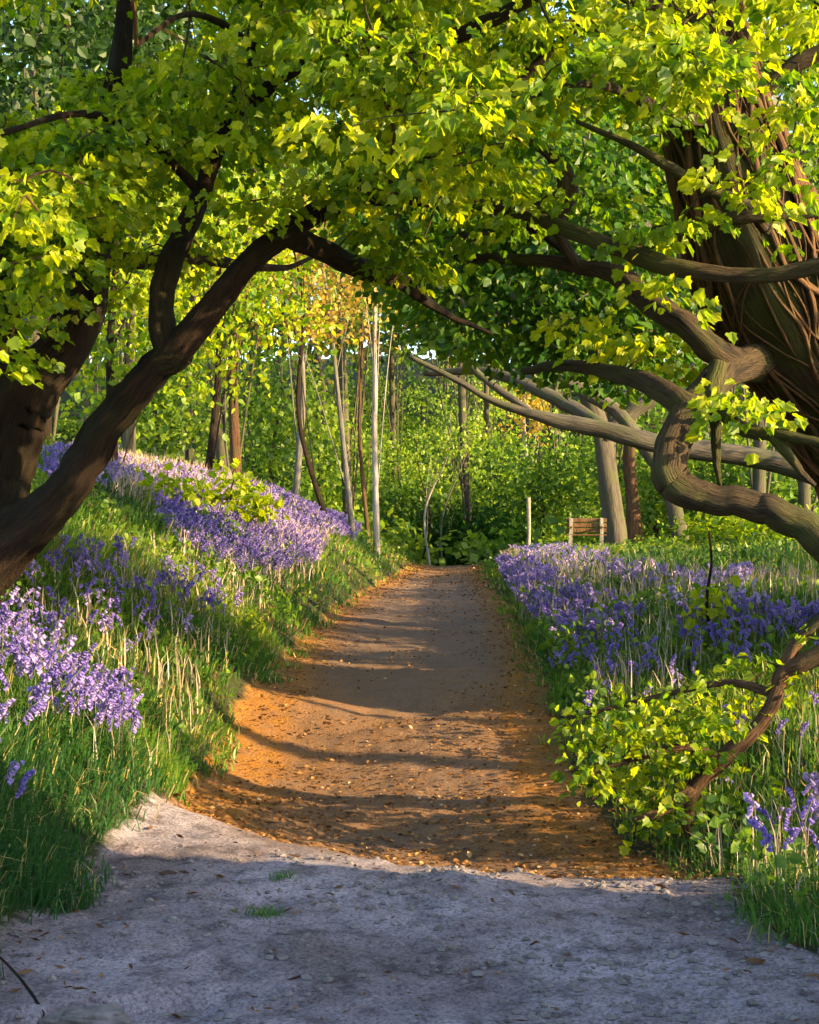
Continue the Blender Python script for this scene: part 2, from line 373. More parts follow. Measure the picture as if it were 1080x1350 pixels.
# ------------------------------------------------------------------ leaf cards (real little meshes)
def tmpl_lobed():
    r = [(0.25, -0.05), (0.53, 0.20), (0.37, 0.40), (0.40, 0.68), (0.17, 0.76)]
    V = [(0, 0, 0)] + [(x, y, 0.16 * x + 0.05 * math.sin(3 * y)) for x, y in r] + [(0, 1, -0.10)] + [(-x, y, 0.16 * x + 0.05 * math.sin(3 * y)) for x, y in r]
    return np.array(V), [np.array([[0, 1, 2, 3, 4, 5, 6]]), np.array([[0, 6, 11, 10, 9, 8, 7]])]
def tmpl_oval():
    V = [(0, 0, 0), (0.33, 0.25, 0.07), (0.36, 0.6, 0.08), (0, 1, -0.08), (-0.36, 0.6, 0.08), (-0.33, 0.25, 0.07)]
    return np.array(V), [np.array([[0, 1, 2, 3]]), np.array([[0, 3, 4, 5]])]
def tmpl_quad():
    V = [(0, 0, 0), (0.42, 0.5, 0.08), (0, 1, 0), (-0.42, 0.5, -0.08)]
    return np.array(V), [np.array([[0, 1, 2, 3]])]
LOBED, OVAL, QUAD = tmpl_lobed(), tmpl_oval(), tmpl_quad()
def add_leaves(mb, T, P, D, Nn, S, tint, mat=0):
    tv, tf = T; n = len(P); k = len(tv)
    if n == 0: return
    D = norm(D); Nn = norm(Nn - D * np.sum(Nn * D, 1, keepdims=True)); Sd = np.cross(D, Nn)
    S = np.asarray(S)[:, None, None]
    curl = 1 + 0.5 * rng.standard_normal((n, 1, 1))
    V = P[:, None, :] + S * (tv[None, :, 0:1] * Sd[:, None, :] + tv[None, :, 1:2] * D[:, None, :] + curl * tv[None, :, 2:3] * Nn[:, None, :])
    faces = [(np.arange(n)[:, None, None] * k + f[None]).reshape(-1, f.shape[1]) for f in tf]
    mb.add(V.reshape(-1, 3), faces, mat, tint=np.repeat(np.asarray(tint), k))
def rvec(n): return norm(rng.standard_normal((n, 3)))

def spray(mb, C, per, rad, flat, size, tint0, T=LOBED, up=0.55, droop=0.55, base=None):
    """leaf sprays: per leaves scattered flat round each centre C"""
    C = np.asarray(C); n = len(C) * per
    cc = np.repeat(C, per, 0)
    r = rad * np.sqrt(rng.random(n)); a = rng.random(n) * 2 * np.pi
    tilt = np.repeat(rng.standard_normal((len(C), 2)) * 0.25, per, 0)
    off = np.stack([r * np.cos(a), r * np.sin(a), flat * rng.standard_normal(n)], 1)
    off[:, 2] += off[:, 0] * tilt[:, 0] + off[:, 1] * tilt[:, 1] - 0.35 * r * r / rad
    P = cc + off
    D = norm(off * [1, 1, 0.3]) * 0.8 + rvec(n) * 0.5 + np.array([0, 0, -droop])
    N = np.array([0, 0, up]) + rvec(n) * 0.75 + np.array([0.1, -0.28, 0])
    t = np.clip(np.repeat(tint0 + 0.20 * rng.standard_normal(len(C)), per) + 0.2 * rng.standard_normal(n), 0, 1)
    add_leaves(mb, T, P, D, N, size * (0.55 + 0.75 * rng.random(n)), t)

def twigs(mb, C, nodes, r0=0.007, wob=0.12, seed=0, maxd=2.2, k=4):
    """thin twigs from every spray centre back to the nearest wood already there"""
    nodes = [np.asarray(p) for p in nodes]; arr = np.array(nodes)
    order = np.argsort([np.min(np.sum((arr - c)**2, 1)) for c in C]); kept = []
    for i in order:
        c = C[i]; d2 = np.sum((arr - c)**2, 1); j = int(np.argmin(d2)); a = arr[j]; d = math.sqrt(d2[j])
        if d > maxd or d < 1e-4: continue
        m = 0.5 * (a + c) + rng.standard_normal(3) * wob * d + np.array([0, 0, 0.10 * d])
        pts = spline([a, m, c], 7 if d > 0.5 else 5)
        rr = r0 * (0.6 + 0.9 * rng.random()) * (1 + 0.5 * min(d, 1.5))
        tube(mb, pts, np.linspace(rr, rr * 0.4, len(pts)), k, seed=i % 17, mat=1)
        arr = np.vstack([arr, pts[2:]]); kept.append(i)
    return np.array(kept, int)

def limb(mb, ctrl, n=None, k=14, rough=0.18, seed=0, lobes=0.05, mat=0):
    """ctrl: list of (px, py, depth, radius in photograph pixels)"""
    P = np.array([at(p[0], p[1], p[2]) for p in ctrl]); R = np.array([p[3] * p[2] / F for p in ctrl])
    n = n or max(12, 9 * len(ctrl))
    C = spline(P, n); RR = spline(np.stack([R, R, R], 1), n)[:, 0]
    wob = np.stack([vnoise(np.arange(n) * 0.45 + seed * 5 + 20 * q, np.zeros(n) + seed) for q in range(3)], 1)
    C = C + wob * np.minimum(RR, 0.09)[:, None] * 0.5 * np.linspace(0, 1, n)[:, None].clip(0, 0.6)
    tube(mb, C, np.maximum(RR, 0.003), k, rough, seed, mat, lobes)
    return C

def samp_box(n, lo, hi): return np.array(lo) + rng.random((n, 3)) * (np.array(hi) - np.array(lo))

# ------------------------------------------------------------------ the leaning sycamore on the left bank
g = at(-95, 870, 10.0); base = (g[0], 10.0, H1(g[0], 10.0))
syc = thing("sycamore_tree", "dark twin-stemmed sycamore on the left bank, its long limb arching over the path", "tree", base)
tr = MB(); br = []
nodes = []
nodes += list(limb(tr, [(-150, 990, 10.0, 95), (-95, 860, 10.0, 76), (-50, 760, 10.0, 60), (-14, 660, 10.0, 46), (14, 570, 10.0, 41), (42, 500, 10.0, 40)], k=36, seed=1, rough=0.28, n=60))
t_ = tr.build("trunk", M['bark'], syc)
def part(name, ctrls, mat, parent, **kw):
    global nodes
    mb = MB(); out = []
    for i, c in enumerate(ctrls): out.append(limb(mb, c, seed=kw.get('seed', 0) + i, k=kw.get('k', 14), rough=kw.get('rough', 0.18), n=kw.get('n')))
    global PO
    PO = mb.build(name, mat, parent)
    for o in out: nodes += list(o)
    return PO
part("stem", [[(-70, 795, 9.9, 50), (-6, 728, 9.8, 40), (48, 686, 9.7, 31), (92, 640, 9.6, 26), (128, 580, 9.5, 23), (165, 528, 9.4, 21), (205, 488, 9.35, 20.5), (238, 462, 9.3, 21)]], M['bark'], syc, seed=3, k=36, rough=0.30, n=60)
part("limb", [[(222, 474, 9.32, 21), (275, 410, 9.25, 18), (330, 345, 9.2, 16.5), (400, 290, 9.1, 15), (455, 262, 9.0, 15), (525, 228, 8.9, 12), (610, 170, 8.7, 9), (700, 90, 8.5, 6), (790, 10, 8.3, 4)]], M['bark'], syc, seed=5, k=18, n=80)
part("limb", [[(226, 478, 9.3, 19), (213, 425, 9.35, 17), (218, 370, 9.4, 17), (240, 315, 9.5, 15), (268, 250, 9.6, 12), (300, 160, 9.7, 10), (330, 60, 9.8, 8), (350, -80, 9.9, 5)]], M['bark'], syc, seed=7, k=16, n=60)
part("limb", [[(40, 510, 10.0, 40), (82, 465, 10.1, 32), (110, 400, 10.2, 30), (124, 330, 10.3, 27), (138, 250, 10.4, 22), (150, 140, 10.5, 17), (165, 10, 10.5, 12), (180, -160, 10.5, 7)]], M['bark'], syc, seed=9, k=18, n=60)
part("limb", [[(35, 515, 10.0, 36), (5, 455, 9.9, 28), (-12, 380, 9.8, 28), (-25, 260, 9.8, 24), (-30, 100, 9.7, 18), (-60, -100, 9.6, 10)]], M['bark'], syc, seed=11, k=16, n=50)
part("branch", [[(372, 308, 9.15, 15), (420, 328, 9.5, 15), (470, 352, 9.9, 14), (520, 366, 10.3, 12), (562, 398, 10.6, 7), (600, 420, 10.8, 4), (650, 440, 10.9, 2)]], M['bark'], syc, seed=13, k=12)
part("branch", [[(300, 170, 9.7, 9), (380, 95, 9.2, 9), (480, 68, 8.8, 9), (560, 60, 8.6, 10), (640, 30, 8.4, 10), (720, -15, 8.2, 8), (800, -80, 8, 5)]], M['bark'], syc, seed=15, k=10)
part("branch", [[(455, 262, 9.0, 9), (520, 262, 9.1, 9), (590, 268, 9.2, 8), (650, 272, 9.3, 7), (700, 300, 9.4, 5), (760, 345, 9.5, 3)]], M['bark'], syc, seed=17, k=10)
part("branch", [[(124, 330, 10.3, 13), (180, 345, 10.6, 11), (250, 338, 11.0, 11), (320, 350, 11.4, 7), (380, 352, 11.8, 4), (430, 330, 12.1, 1.5)]], M['bark'], syc, seed=19, k=10)
part("branch", [[(265, 255, 9.6, 7), (200, 190, 9.2, 6), (120, 150, 8.8, 5), (20, 170, 8.5, 4), (-60, 200, 8.3, 3)]], M['bark'], syc, seed=21, k=8)
part("branch", [[(330, 60, 9.8, 6), (290, 30, 9.0, 5), (240, 20, 8.4, 4), (180, 60, 8.0, 3)]], M['bark'], syc, seed=23, k=8)
ARX = [-900, -300, -60, 0, 70, 130, 180, 240, 300, 400, 460, 520, 570, 620, 700, 780, 860, 910, 960, 1010, 1080, 1400, 1900]
ARY = [560, 500, 470, 440, 380, 320, 270, 225, 225, 205, 205, 235, 265, 250, 240, 245, 240, 200, 165, 160, 185, 300, 380]
def canopy(n, lo, hi, extra=None, nz=0.08, seed=0):
    P = samp_box(n, lo, hi); px, py = proj(P)
    ok = py < np.interp(px, ARX, ARY) - 12
    ok &= vnoise(P[:, 0] * 1.5 + P[:, 1] * 0.5 + seed, P[:, 2] * 1.9 - P[:, 1] * 0.6 + seed) > -nz
    if extra is not None: ok &= extra(P, px, py)
    return P[ok]
C = canopy(1700, (-5.2, 7.2, 2.4), (0.55, 12.2, 7.0), lambda P, px, py: rng.random(len(P)) < np.where((py > -120) & (px > -150), 1.0, 0.4))
hang = []       # low sprays hanging in front of the left stems and along the limb
for (px, py, Y) in [(10, 470, 8.6), (25, 420, 8.8), (-20, 450, 8.5), (70, 330, 8.9), (110, 290, 8.6), (165, 280, 8.8), (60, 380, 9.0), (190, 330, 9.6), (150, 390, 10.8),
                    (300, 270, 8.9), (350, 262, 8.8), (400, 258, 8.8), (440, 250, 8.7), (480, 245, 8.7), (510, 330, 9.8), (545, 350, 10.2), (470, 300, 9.6), (520, 300, 9.2), (260, 330, 9.8)]:
    hang.append(at(px, py, Y))
C = np.vstack([C, np.array(hang)])
cr = MB(); keep = twigs(cr, C, nodes[::2], 0.007, seed=3)
spray(cr, C[keep], 60, 0.31, 0.04, 0.069, 0.6)
cr.build("crown", [M['leaf'], M['bark_red']], syc, smooth=False)
print("left sprays", len(keep))

# ------------------------------------------------------------------ the great ivy-stemmed tree on the right
g = at(1410, 1000, 11.3); base = (g[0], 11.3, H1(g[0], 11.3))
ivt = thing("ivy_clad_tree", "massive leaning old tree at the right edge, wrapped in a tangle of ivy stems", "tree", base)
nodes = []
tr = MB()
TRUNK = [(1440, 1090, 11.4, 145), (1380, 930, 11.2, 125), (1260, 700, 10.6, 116), (1140, 520, 9.9, 108), (1030, 385, 9.3, 98), (972, 250, 9.0, 80), (935, 110, 9.1, 62), (905, -60, 9.2, 50), (880, -300, 9.3, 34), (870, -520, 9.4, 16)]
TC = limb(tr, TRUNK, n=110, k=34, rough=0.10, seed=31, lobes=0.05); nodes += list(TC[::2])
ivtrunk = tr.build("trunk", M['bark_moss'], ivt)
TT, TN, TB = frames(TC)
TR = spline(np.array([[p[3] * p[2] / F] * 3 for p in TRUNK]), 110)[:, 0]
for s in range(72):
    i0 = int(rng.integers(4, 30)); i1 = int(rng.integers(80, 105)); a0 = rng.uniform(0, 2 * np.pi); tw_ = rng.uniform(-3.2, 3.2)
    if s % 3: a0 = 2.4 + 4.2 * ((s * 0.618) % 1)
    ii = np.arange(i0, i1); f = (ii - i0) / (i1 - i0)
    a = a0 + tw_ * f + 1.3 * fbm(ii * 0.06 + s * 11.3, np.full(len(ii), s * 3.7), 3)
    for _ in range(3): a[1:-1] = (a[:-2] + a[1:-1] * 2 + a[2:]) / 4
    r = (0.007 + 0.026 * rng.random()**2.2) * (1 - 0.5 * f)
    off = TR[ii] * (1.02 + 0.04 * vnoise(ii * 0.2 + s, ii * 0.0)) + r * 0.55
    C_ = TC[ii] + off[:, None] * (np.cos(a)[:, None] * TN[ii] + np.sin(a)[:, None] * TB[ii])
    mb = MB(); tube(mb, C_, r * (1 + 0.45 * vnoise(ii * 0.5 + s, ii * 0)), 8, 0.35, s)
    mb.build("ivy_stem", M['ivy_wood'], ivtrunk)
part("limb", [[(1070, 470, 9.7, 22), (1010, 470, 9.25, 23), (958, 490, 8.85, 22), (926, 525, 8.5, 22), (898, 565, 8.3, 23), (883, 608, 8.2, 24), (893, 641, 8.15, 23), (935, 656, 8.1, 20), (990, 664, 8.05, 20), (1045, 686, 8.0, 21), (1095, 724, 8.0, 23), (1180, 800, 8.0, 24), (1300, 900, 8.0, 24), (1400, 1000, 8.05, 28)]], M['bark_moss'], ivt, seed=33, k=20, n=110)
part("limb", [[(1060, 480, 9.7, 20), (1000, 484, 9.25, 20), (945, 464, 8.75, 18), (905, 430, 8.65, 17), (860, 400, 8.8, 17), (815, 365, 9.0, 14), (770, 352, 9.2, 10), (690, 342, 9.4, 8), (600, 340, 9.6, 5)]], M['bark_moss'], ivt, seed=35, k=14, n=70)
part("branch", [[(1180, 330, 7.6, 12), (1080, 352, 7.8, 11), (1000, 364, 7.9, 10), (900, 355, 8.0, 12), (840, 336, 8.1, 13), (760, 308, 8.3, 10), (700, 284, 8.5, 8), (630, 272, 8.7, 5)]], M['bark_moss'], ivt, seed=37, k=12, n=60)
part("branch", [[(1120, 270, 8.0, 8), (1060, 280, 8.0, 9), (985, 284, 8.0, 10), (930, 298, 8.1, 9), (880, 318, 8.2, 6), (830, 330, 8.3, 4)]], M['bark_moss'], ivt, seed=39, k=10)
part("branch", [[(1010, 300, 8.3, 10), (985, 272, 8.0, 9), (935, 250, 7.9, 8), (885, 222, 7.9, 7), (830, 190, 7.9, 5), (760, 160, 8, 3)]], M['bark_moss'], ivt, seed=41, k=10)
part("branch", [[(760, 350, 9.2, 7), (735, 300, 9.2, 9), (748, 255, 9.2, 13), (742, 225, 9.2, 11), (712, 195, 9.2, 6), (660, 170, 9.2, 4)]], M['bark_moss'], ivt, seed=43, k=10)
part("branch", [[(748, 250, 9.2, 7), (700, 282, 9.3, 9), (650, 310, 9.4, 7), (600, 312, 9.5, 4)]], M['bark_moss'], ivt, seed=45, k=9)
part("branch", [[(915, 545, 8.35, 20), (880, 520, 8.5, 17), (840, 500, 8.8, 13), (780, 485, 9.2, 9), (730, 482, 9.5, 7), (690, 490, 9.8, 5)]], M['bark_moss'], ivt, seed=47, k=10)
part("branch", [[(938, 520, 8.4, 12), (962, 552, 8.3, 10), (990, 570, 8.2, 9), (1030, 574, 8.1, 8), (1085, 585, 8.0, 6), (1150, 600, 7.9, 4)], [(1018, 574, 8.12, 8), (1040, 600, 8.1, 7), (1058, 625, 8.1, 5), (1075, 640, 8.1, 3)]], M['bark_moss'], ivt, seed=49, k=10)
part("branch", [[(948, 480, 8.5, 13), (938, 520, 8.42, 12), (944, 560, 8.4, 8), (945, 610, 8.4, 5), (950, 640, 8.4, 2.5)]], M['bark_moss'], ivt, seed=51, k=9)
part("branch", [[(925, 60, 9.1, 16), (840, 0, 8.8, 12), (740, -60, 8.6, 10), (600, -120, 8.5, 6)]], M['bark_moss'], ivt, seed=53, k=10)
part("branch", [[(950, 160, 9.1, 16), (1040, 90, 8.9, 12), (1150, 40, 8.8, 10), (1320, -20, 8.7, 6)]], M['bark_moss'], ivt, seed=55, k=10)
part("branch", [[(945, 160, 9.0, 12), (885, 150, 8.3, 9), (820, 120, 7.8, 7), (760, 110, 7.4, 5), (690, 130, 7.1, 3)]], M['bark_moss'], ivt, seed=57, k=9)
def keepR(P, px, py):
    w_ = np.where((px > 990) & (py > 30) & (px < 1150), 0.3, np.where((px > 870) & (px <= 990) & (py > 190), 0.4, 1.0))
    w_ = np.where((py < -120) | (px > 1300), 0.45 * w_, w_)
    w_ = np.where((px > 1130) & (P[:, 1] < 9.6) & (P[:, 2] < 5.6), 0.12, w_)
    return rng.random(len(P)) < w_
C = canopy(1650, (-0.4, 6.8, 2.6), (5.4, 11.6, 7.0), keepR, seed=9)
C = np.vstack([C, np.array([at(*q) for q in [(985, 535, 8.0), (975, 520, 8.1), (660, 265, 8.6), (650, 300, 9.0), (700, 270, 8.4), (540, 340, 9.7), (560, 320, 9.4), (640, 240, 8.8),
      (860, 300, 7.9), (900, 290, 7.7), (1010, 235, 7.4), (975, 240, 7.5), (1050, 215, 7.4), (1075, 130, 7.6), (1050, 150, 7.6), (790, 250, 8.2), (890, 380, 8.0), (840, 450, 9.2), (800, 440, 9.2), (760, 430, 9.4), (870, 470, 9.0)]])])
cr = MB(); keep = twigs(cr, C, nodes[::2], 0.007, seed=5)
spray(cr, C[keep], 60, 0.30, 0.04, 0.069, 0.62)
cr.build("crown", [M['leaf'], M['bark_moss']], ivt, smooth=False)
print("right sprays", len(keep))

# ------------------------------------------------------------------ darker tree behind, right of the path
from math import inf
def inpoly(px, py, poly):
    px = np.asarray(px); py = np.asarray(py); r = np.zeros(px.shape, bool); n = len(poly)
    for i in range(n):
        x1, y1 = poly[i]; x2, y2 = poly[(i + 1) % n]
        c = (y1 > py) != (y2 > py)
        r ^= c & (px < (x2 - x1) * (py - y1) / ((y2 - y1) if y2 != y1 else 1e-9) + x1)
    return r
g = at(1130, 760, 16.0); base = (g[0], 16.0, H1(g[0], 16.0))
dk = thing("spreading_tree", "shaded spreading tree behind the ivy-wrapped trunk, with dark green low boughs over the path", "tree", base)
nodes = []
zb = 690 - (base[2] - CAMZ - 0.3) * F / 16
part("trunk", [[(1130, zb, 16, 34), (1110, 660, 16, 28), (1060, 540, 16, 24), (1000, 440, 16, 20), (930, 360, 16, 16), (850, 300, 16, 12), (760, 250, 16, 8)]], M['bark_grey'], dk, seed=61, n=60)
part("limb", [[(1000, 440, 16, 14), (900, 440, 15.6, 11), (800, 420, 15.4, 9), (700, 420, 15.2, 7), (600, 410, 15, 4)], [(850, 300, 16, 9), (760, 340, 16, 8), (660, 350, 16.5, 6), (560, 350, 17, 4)]], M['bark_grey'], dk, seed=63)
P = samp_box(2300, (-0.8, 13.6, 3.0), (3.9, 18.2, 6.6)); px, py = proj(P)
C = P[inpoly(px, py, [(470, 290), (520, 370), (590, 430), (650, 470), (740, 470), (800, 490), (900, 480), (960, 380), (980, 200), (700, 120), (500, 200)]) & (vnoise(P[:, 0] * 1.1 + 3, P[:, 2] * 1.4 + P[:, 1] * 0.4) > -0.1)]
cr = MB(); keep = twigs(cr, C, nodes[::2], 0.009, seed=7)
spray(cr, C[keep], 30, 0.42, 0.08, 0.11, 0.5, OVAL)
cr.build("crown", [M['leaf_dark'], M['bark_grey']], dk, smooth=False)
print("mid sprays", len(keep))

# ------------------------------------------------------------------ leaning sapling with bright leaves at the right front
b0 = hit(930, 1128); Y0 = float(b0[1])
sap = thing("leaning_sapling", "low bending sapling with fans of bright yellow-green leaves beside the path on the right", "sapling", b0)
nodes = []
part("stem", [[(930, 1150, Y0, 9), (915, 1110, Y0, 9), (906, 1072, Y0, 9), (918, 1035, Y0, 11), (955, 1000, Y0, 12), (1000, 958, Y0, 10), (1024, 915, Y0, 10), (1034, 886, Y0, 11), (1085, 862, Y0 - .05, 13), (1180, 820, Y0 - .1, 13), (1300, 740, Y0 - .1, 8), (1420, 655, Y0 - .1, 2)]], M['bark_red'], sap, seed=71, k=12, n=70)
part("branch", [[(1030, 892, Y0, 10), (1050, 850, Y0, 9), (1085, 815, Y0, 8), (1150, 740, Y0, 4)]], M['bark_red'], sap, seed=73, k=9)
part("branch", [[(915, 1040, Y0, 9), (888, 1060, Y0 - .1, 8), (862, 1073, Y0 - .2, 6), (835, 1080, Y0 - .3, 3)]], M['bark_red'], sap, seed=75, k=9)
part("branch", [[(1022, 915, Y0, 7), (960, 900, Y0 + .2, 5), (880, 915, Y0 + .3, 4), (800, 935, Y0 + .4, 3), (745, 945, Y0 + .5, 2)]], M['bark_red'], sap, seed=77, k=7)
part("branch", [[(955, 1000, Y0, 7), (900, 985, Y0, 5), (840, 1000, Y0, 4), (770, 1020, Y0, 2.5)]], M['bark_red'], sap, seed=79, k=7)
C = []
poly = [(738, 935), (800, 908), (880, 885), (960, 872), (1010, 880), (1005, 925), (950, 985), (900, 1030), (860, 1060), (800, 1045), (750, 1025), (770, 985), (755, 965)]
while len(C) < 74:
    q = rng.random(2) * [300, 220] + [720, 860]
    lay = min(abs(q[1] - np.interp(q[0], [740, 1010], a_)) for a_ in ([955, 885], [985, 930], [1040, 975], [1075, 1030]))
    if lay < 9 and inpoly(q[0], q[1], poly): C.append(at(q[0], q[1], Y0 + rng.uniform(-0.45, 0.55)))
for q in [(905, 1070), (870, 1095), (850, 1088), (985, 1010), (990, 1110), (1000, 1085), (1050, 880), (1065, 900), (1070, 830), (940, 1050), (1000, 870), (1180, 800), (1240, 760), (1290, 720), (1330, 715), (1380, 670), (1420, 650), (1150, 850)]: C.append(at(q[0], q[1], Y0))
C = np.array(C); cr = MB(); keep = twigs(cr, C, nodes, 0.004, seed=9)
spray(cr, C[keep], 17, 0.17, 0.02, 0.052, 0.6, LOBED, up=0.7, droop=0.35)
cr.build("crown", [M['leaf'], M['bark_red']], sap, smooth=False)

# ------------------------------------------------------------------ generic trees and bushes
def gtree(name, label, cat, base, h, r, lean=(0, 0), bark='bark_grey', leaf='leaf_far', crown=None, n=2500, size=0.2, tint=0.5, group=None, limbs=7, bend=0.15, clear=0.35, clumps=40, T=QUAD):
    """trunk with limbs reaching its clumps, and a crown of leaf clumps. crown = (rx, ry, rz, centre height)"""
    t0 = thing(name, label, cat, base, group)
    b = np.array(base, float); top = b + np.array([lean[0], lean[1], h])
    tr = MB(); m1 = b + (top - b) * 0.35 + rng.standard_normal(3) * [bend, bend, 0] * 1.0; m2 = b + (top - b) * 0.7 + rng.standard_normal(3) * [bend, bend, 0]
    C_ = spline([b - [0, 0, 0.4], b + [0, 0, 0.05], m1, m2, top], 40)
    R_ = r * np.concatenate([[1.45, 1.35, 1.2, 1.1], np.linspace(1.05, 0.16, 36)])
    tube(tr, C_, R_, 12, 0.12, int(rng.integers(0, 40)))
    if crown:
        rx, ry, rz, ch = crown; c0 = b + (top - b) * (ch / h); c0[2] = b[2] + ch
        d = rvec(clumps) * (rng.random((clumps, 1))**0.4); cc = c0 + d * [rx, ry, rz]
        for i in range(min(limbs, clumps)):
            a = C_[int(40 * (clear + (0.92 - clear) * i / max(limbs, 1)))]; e = cc[i]
            mm = 0.5 * (a + e) + [0, 0, 0.12 * np.linalg.norm(e - a)]
            P_ = spline([a, mm, e], 12); rr = r * 0.2 * (1 - 0.5 * i / limbs); tube(tr, P_, np.linspace(rr, rr * 0.15, 12), 6, 0.1, i)
    tr.build("trunk", M[bark], t0)
    if crown:
        cr = MB(); per = max(1, n // clumps); N_ = per * clumps; cr_ = 0.42 * min(rx, ry, rz)
        off = rng.standard_normal((N_, 3)) * cr_ * [0.62, 0.62, 0.36]
        P = np.repeat(cc, per, 0) + off; P[:, 2] -= 0.15 * (off[:, 0]**2 + off[:, 1]**2) / cr_
        tt = np.clip(np.repeat(tint + 0.24 * rng.standard_normal(clumps), per) + 0.15 * rng.standard_normal(N_), 0, 1)
        add_leaves(cr, T, P, rvec(N_) + [0, 0, -0.4], rvec(N_) * 0.8 + [0, -0.2, 0.5], size * (0.6 + 0.8 * rng.random(N_)), tt)
        cr.build("crown", M[leaf], t0, smooth=False)
    return t0

def bush(name, label, base, rx, ry, rz, n, size, leaf='leaf_dark', tint=0.4, cat="bush", T=OVAL, group=None, clumps=26, stems=6):
    t0 = thing(name, label, cat, base, group); b = np.array(base, float)
    d = rvec(clumps); d[:, 2] = np.abs(d[:, 2]); rad = (0.45 + 0.55 * rng.random((clumps, 1))**0.5)
    cc = b + d * rad * [rx, ry, rz] + [0, 0, 0.12 * rz]
    st = MB()
    for i in range(stems):
        e = cc[i]; P_ = spline([b + rng.standard_normal(3) * [0.08, 0.08, 0] - [0, 0, .1], 0.5 * (b + e) + [0, 0, 0.15 * rz], e], 9)
        rr = 0.018 * max(rx, rz) + 0.006; tube(st, P_, np.linspace(rr, rr * 0.3, 9), 6, 0.1, i)
    st.build("stem", M['bark_red'], t0)
    cr = MB(); per = max(1, n // clumps); N_ = per * clumps; q = 0.30 * np.array([rx, ry, rz * 0.8])
    off = rng.standard_normal((N_, 3)) * q * 0.75
    P = np.repeat(cc, per, 0) + off; P[:, 2] = np.maximum(P[:, 2], b[2] + 0.03)
    tt = np.clip(np.repeat(tint + 0.15 * rng.standard_normal(clumps), per) + 0.15 * rng.standard_normal(N_), 0, 1)
    add_leaves(cr, T, P, norm(off) * 0.5 + rvec(N_) * 0.7 + [0, 0, -0.2], norm(P - b) * 0.4 + rvec(N_) * 0.7 + [0, 0, 0.5], size * (0.6 + 0.8 * rng.random(N_)), tt)
    cr.build("foliage", M[leaf], t0, smooth=False)
    return t0

def gb(px, Y, dz=0.0):
    x = (px - 540) / F * Y; return (x, Y, H1(x, Y) + dz)

# thin trunks at the far end of the left bank
b_ = gb(497, 33); gtree("birch_tree", "straight silver birch with pale bark at the far end of the left bank", "tree", b_, 9.0, 0.095, (-0.1, 0.2), 'bark_birch', 'leaf_gold', (1.9, 1.6, 1.6, 7.0), 900, 0.11, 0.6, bend=0.05, clumps=30)
b_ = gb(434, 30); gtree("slender_tree", "dark leaning thin tree, leftmost of the slim trunks left of the silver birch", "tree", b_, 7.0, 0.075, (-1.0, 0.3), 'bark', 'leaf_gold', (1.5, 1.4, 1.4, 5.2), 1100, 0.11, 0.5, bend=0.1, clumps=34)
b_ = gb(466, 31); gtree("slender_tree", "pale grey leaning thin tree next left of the silver birch", "tree", b_, 8.0, 0.08, (-1.0, 0.3), 'bark_grey', 'leaf_gold', (1.5, 1.4, 1.5, 6.2), 900, 0.11, 0.6, bend=0.1, clumps=30)
b_ = gb(486, 36); gtree("slender_tree", "thin brown tree standing close behind the silver birch", "tree", b_, 8.0, 0.07, (-0.3, 0.3), 'bark_red', 'leaf_far', (1.4, 1.4, 1.5, 6.5), 700, 0.12, 0.6, bend=0.1, clumps=26)
b_ = gb(388, 34); gtree("slender_tree", "blurred grey trunk in the shade behind the left bluebell ridge", "tree", b_, 9.0, 0.11, (0.0, 0.3), 'bark_grey', 'leaf_far', (2.0, 1.8, 1.8, 7.4), 1200, 0.14, 0.45, clumps=30)
b_ = gb(312, 27); gtree("slender_tree", "red-brown trunk rising behind the left bluebell ridge in line with the arching limb", "tree", b_, 8.5, 0.13, (0.2, 0.2), 'bark_red', 'leaf_far', (2.3, 2.0, 1.9, 6.6), 2400, 0.12, 0.55, clumps=40)
b_ = gb(566, 46); gtree("sapling", "thin upright pale sapling at the crest of the path", "sapling", b_, 5.2, 0.05, (0.7, 0.2), 'bark_birch', 'leaf_far', (0.9, 0.8, 1.2, 4.3), 260, 0.14, 0.7, bend=0.2, clumps=16)
b_ = gb(556, 47); gtree("sapling", "thin dark sapling just left of the pale one at the crest", "sapling", b_, 4.6, 0.045, (-0.2, 0.2), 'bark', 'leaf_far', (0.8, 0.8, 1.1, 3.8), 240, 0.14, 0.6, bend=0.2, clumps=16)
b_ = gb(583, 47); gtree("sapling", "slanting grey sapling just right of the pale one at the crest", "sapling", b_, 5.0, 0.04, (1.2, 0.2), 'bark_grey', 'leaf_far', (0.8, 0.8, 1.1, 4.2), 240, 0.14, 0.7, bend=0.25, clumps=16)
# leafy growth along the left ridge
b_ = gb(300, 20.5); bush("leafy_shrub", "small bright yellow-green shrub on the skyline of the left bluebell bank", (b_[0], b_[1], b_[2] + 0.15), 0.55, 0.4, 0.65, 420, 0.10, 'leaf', 0.8, "shrub", LOBED)
b_ = gb(225, 19); bush("leafy_shrub", "low leafy shrub left of the bright one on the bank skyline", (b_[0], b_[1], b_[2]), 0.5, 0.4, 0.6, 260, 0.09, 'leaf', 0.65, "shrub", LOBED)
b_ = gb(150, 21); gtree("hawthorn_tree", "sunlit leafy young tree seen between the two dark sycamore stems", "tree", b_, 5.5, 0.09, (0.2, 0.1), 'bark', 'leaf', (2.0, 1.6, 2.4, 3.4), 3800, 0.11, 0.7, clumps=60, clear=0.15, T=OVAL)
b_ = gb(275, 26); gtree("hawthorn_tree", "bright leafy tree behind the fork of the arching sycamore limb", "tree", b_, 6.5, 0.10, (0.2, 0.1), 'bark', 'leaf', (2.0, 1.6, 2.3, 4.0), 3000, 0.12, 0.6, clumps=50, clear=0.15, T=OVAL)
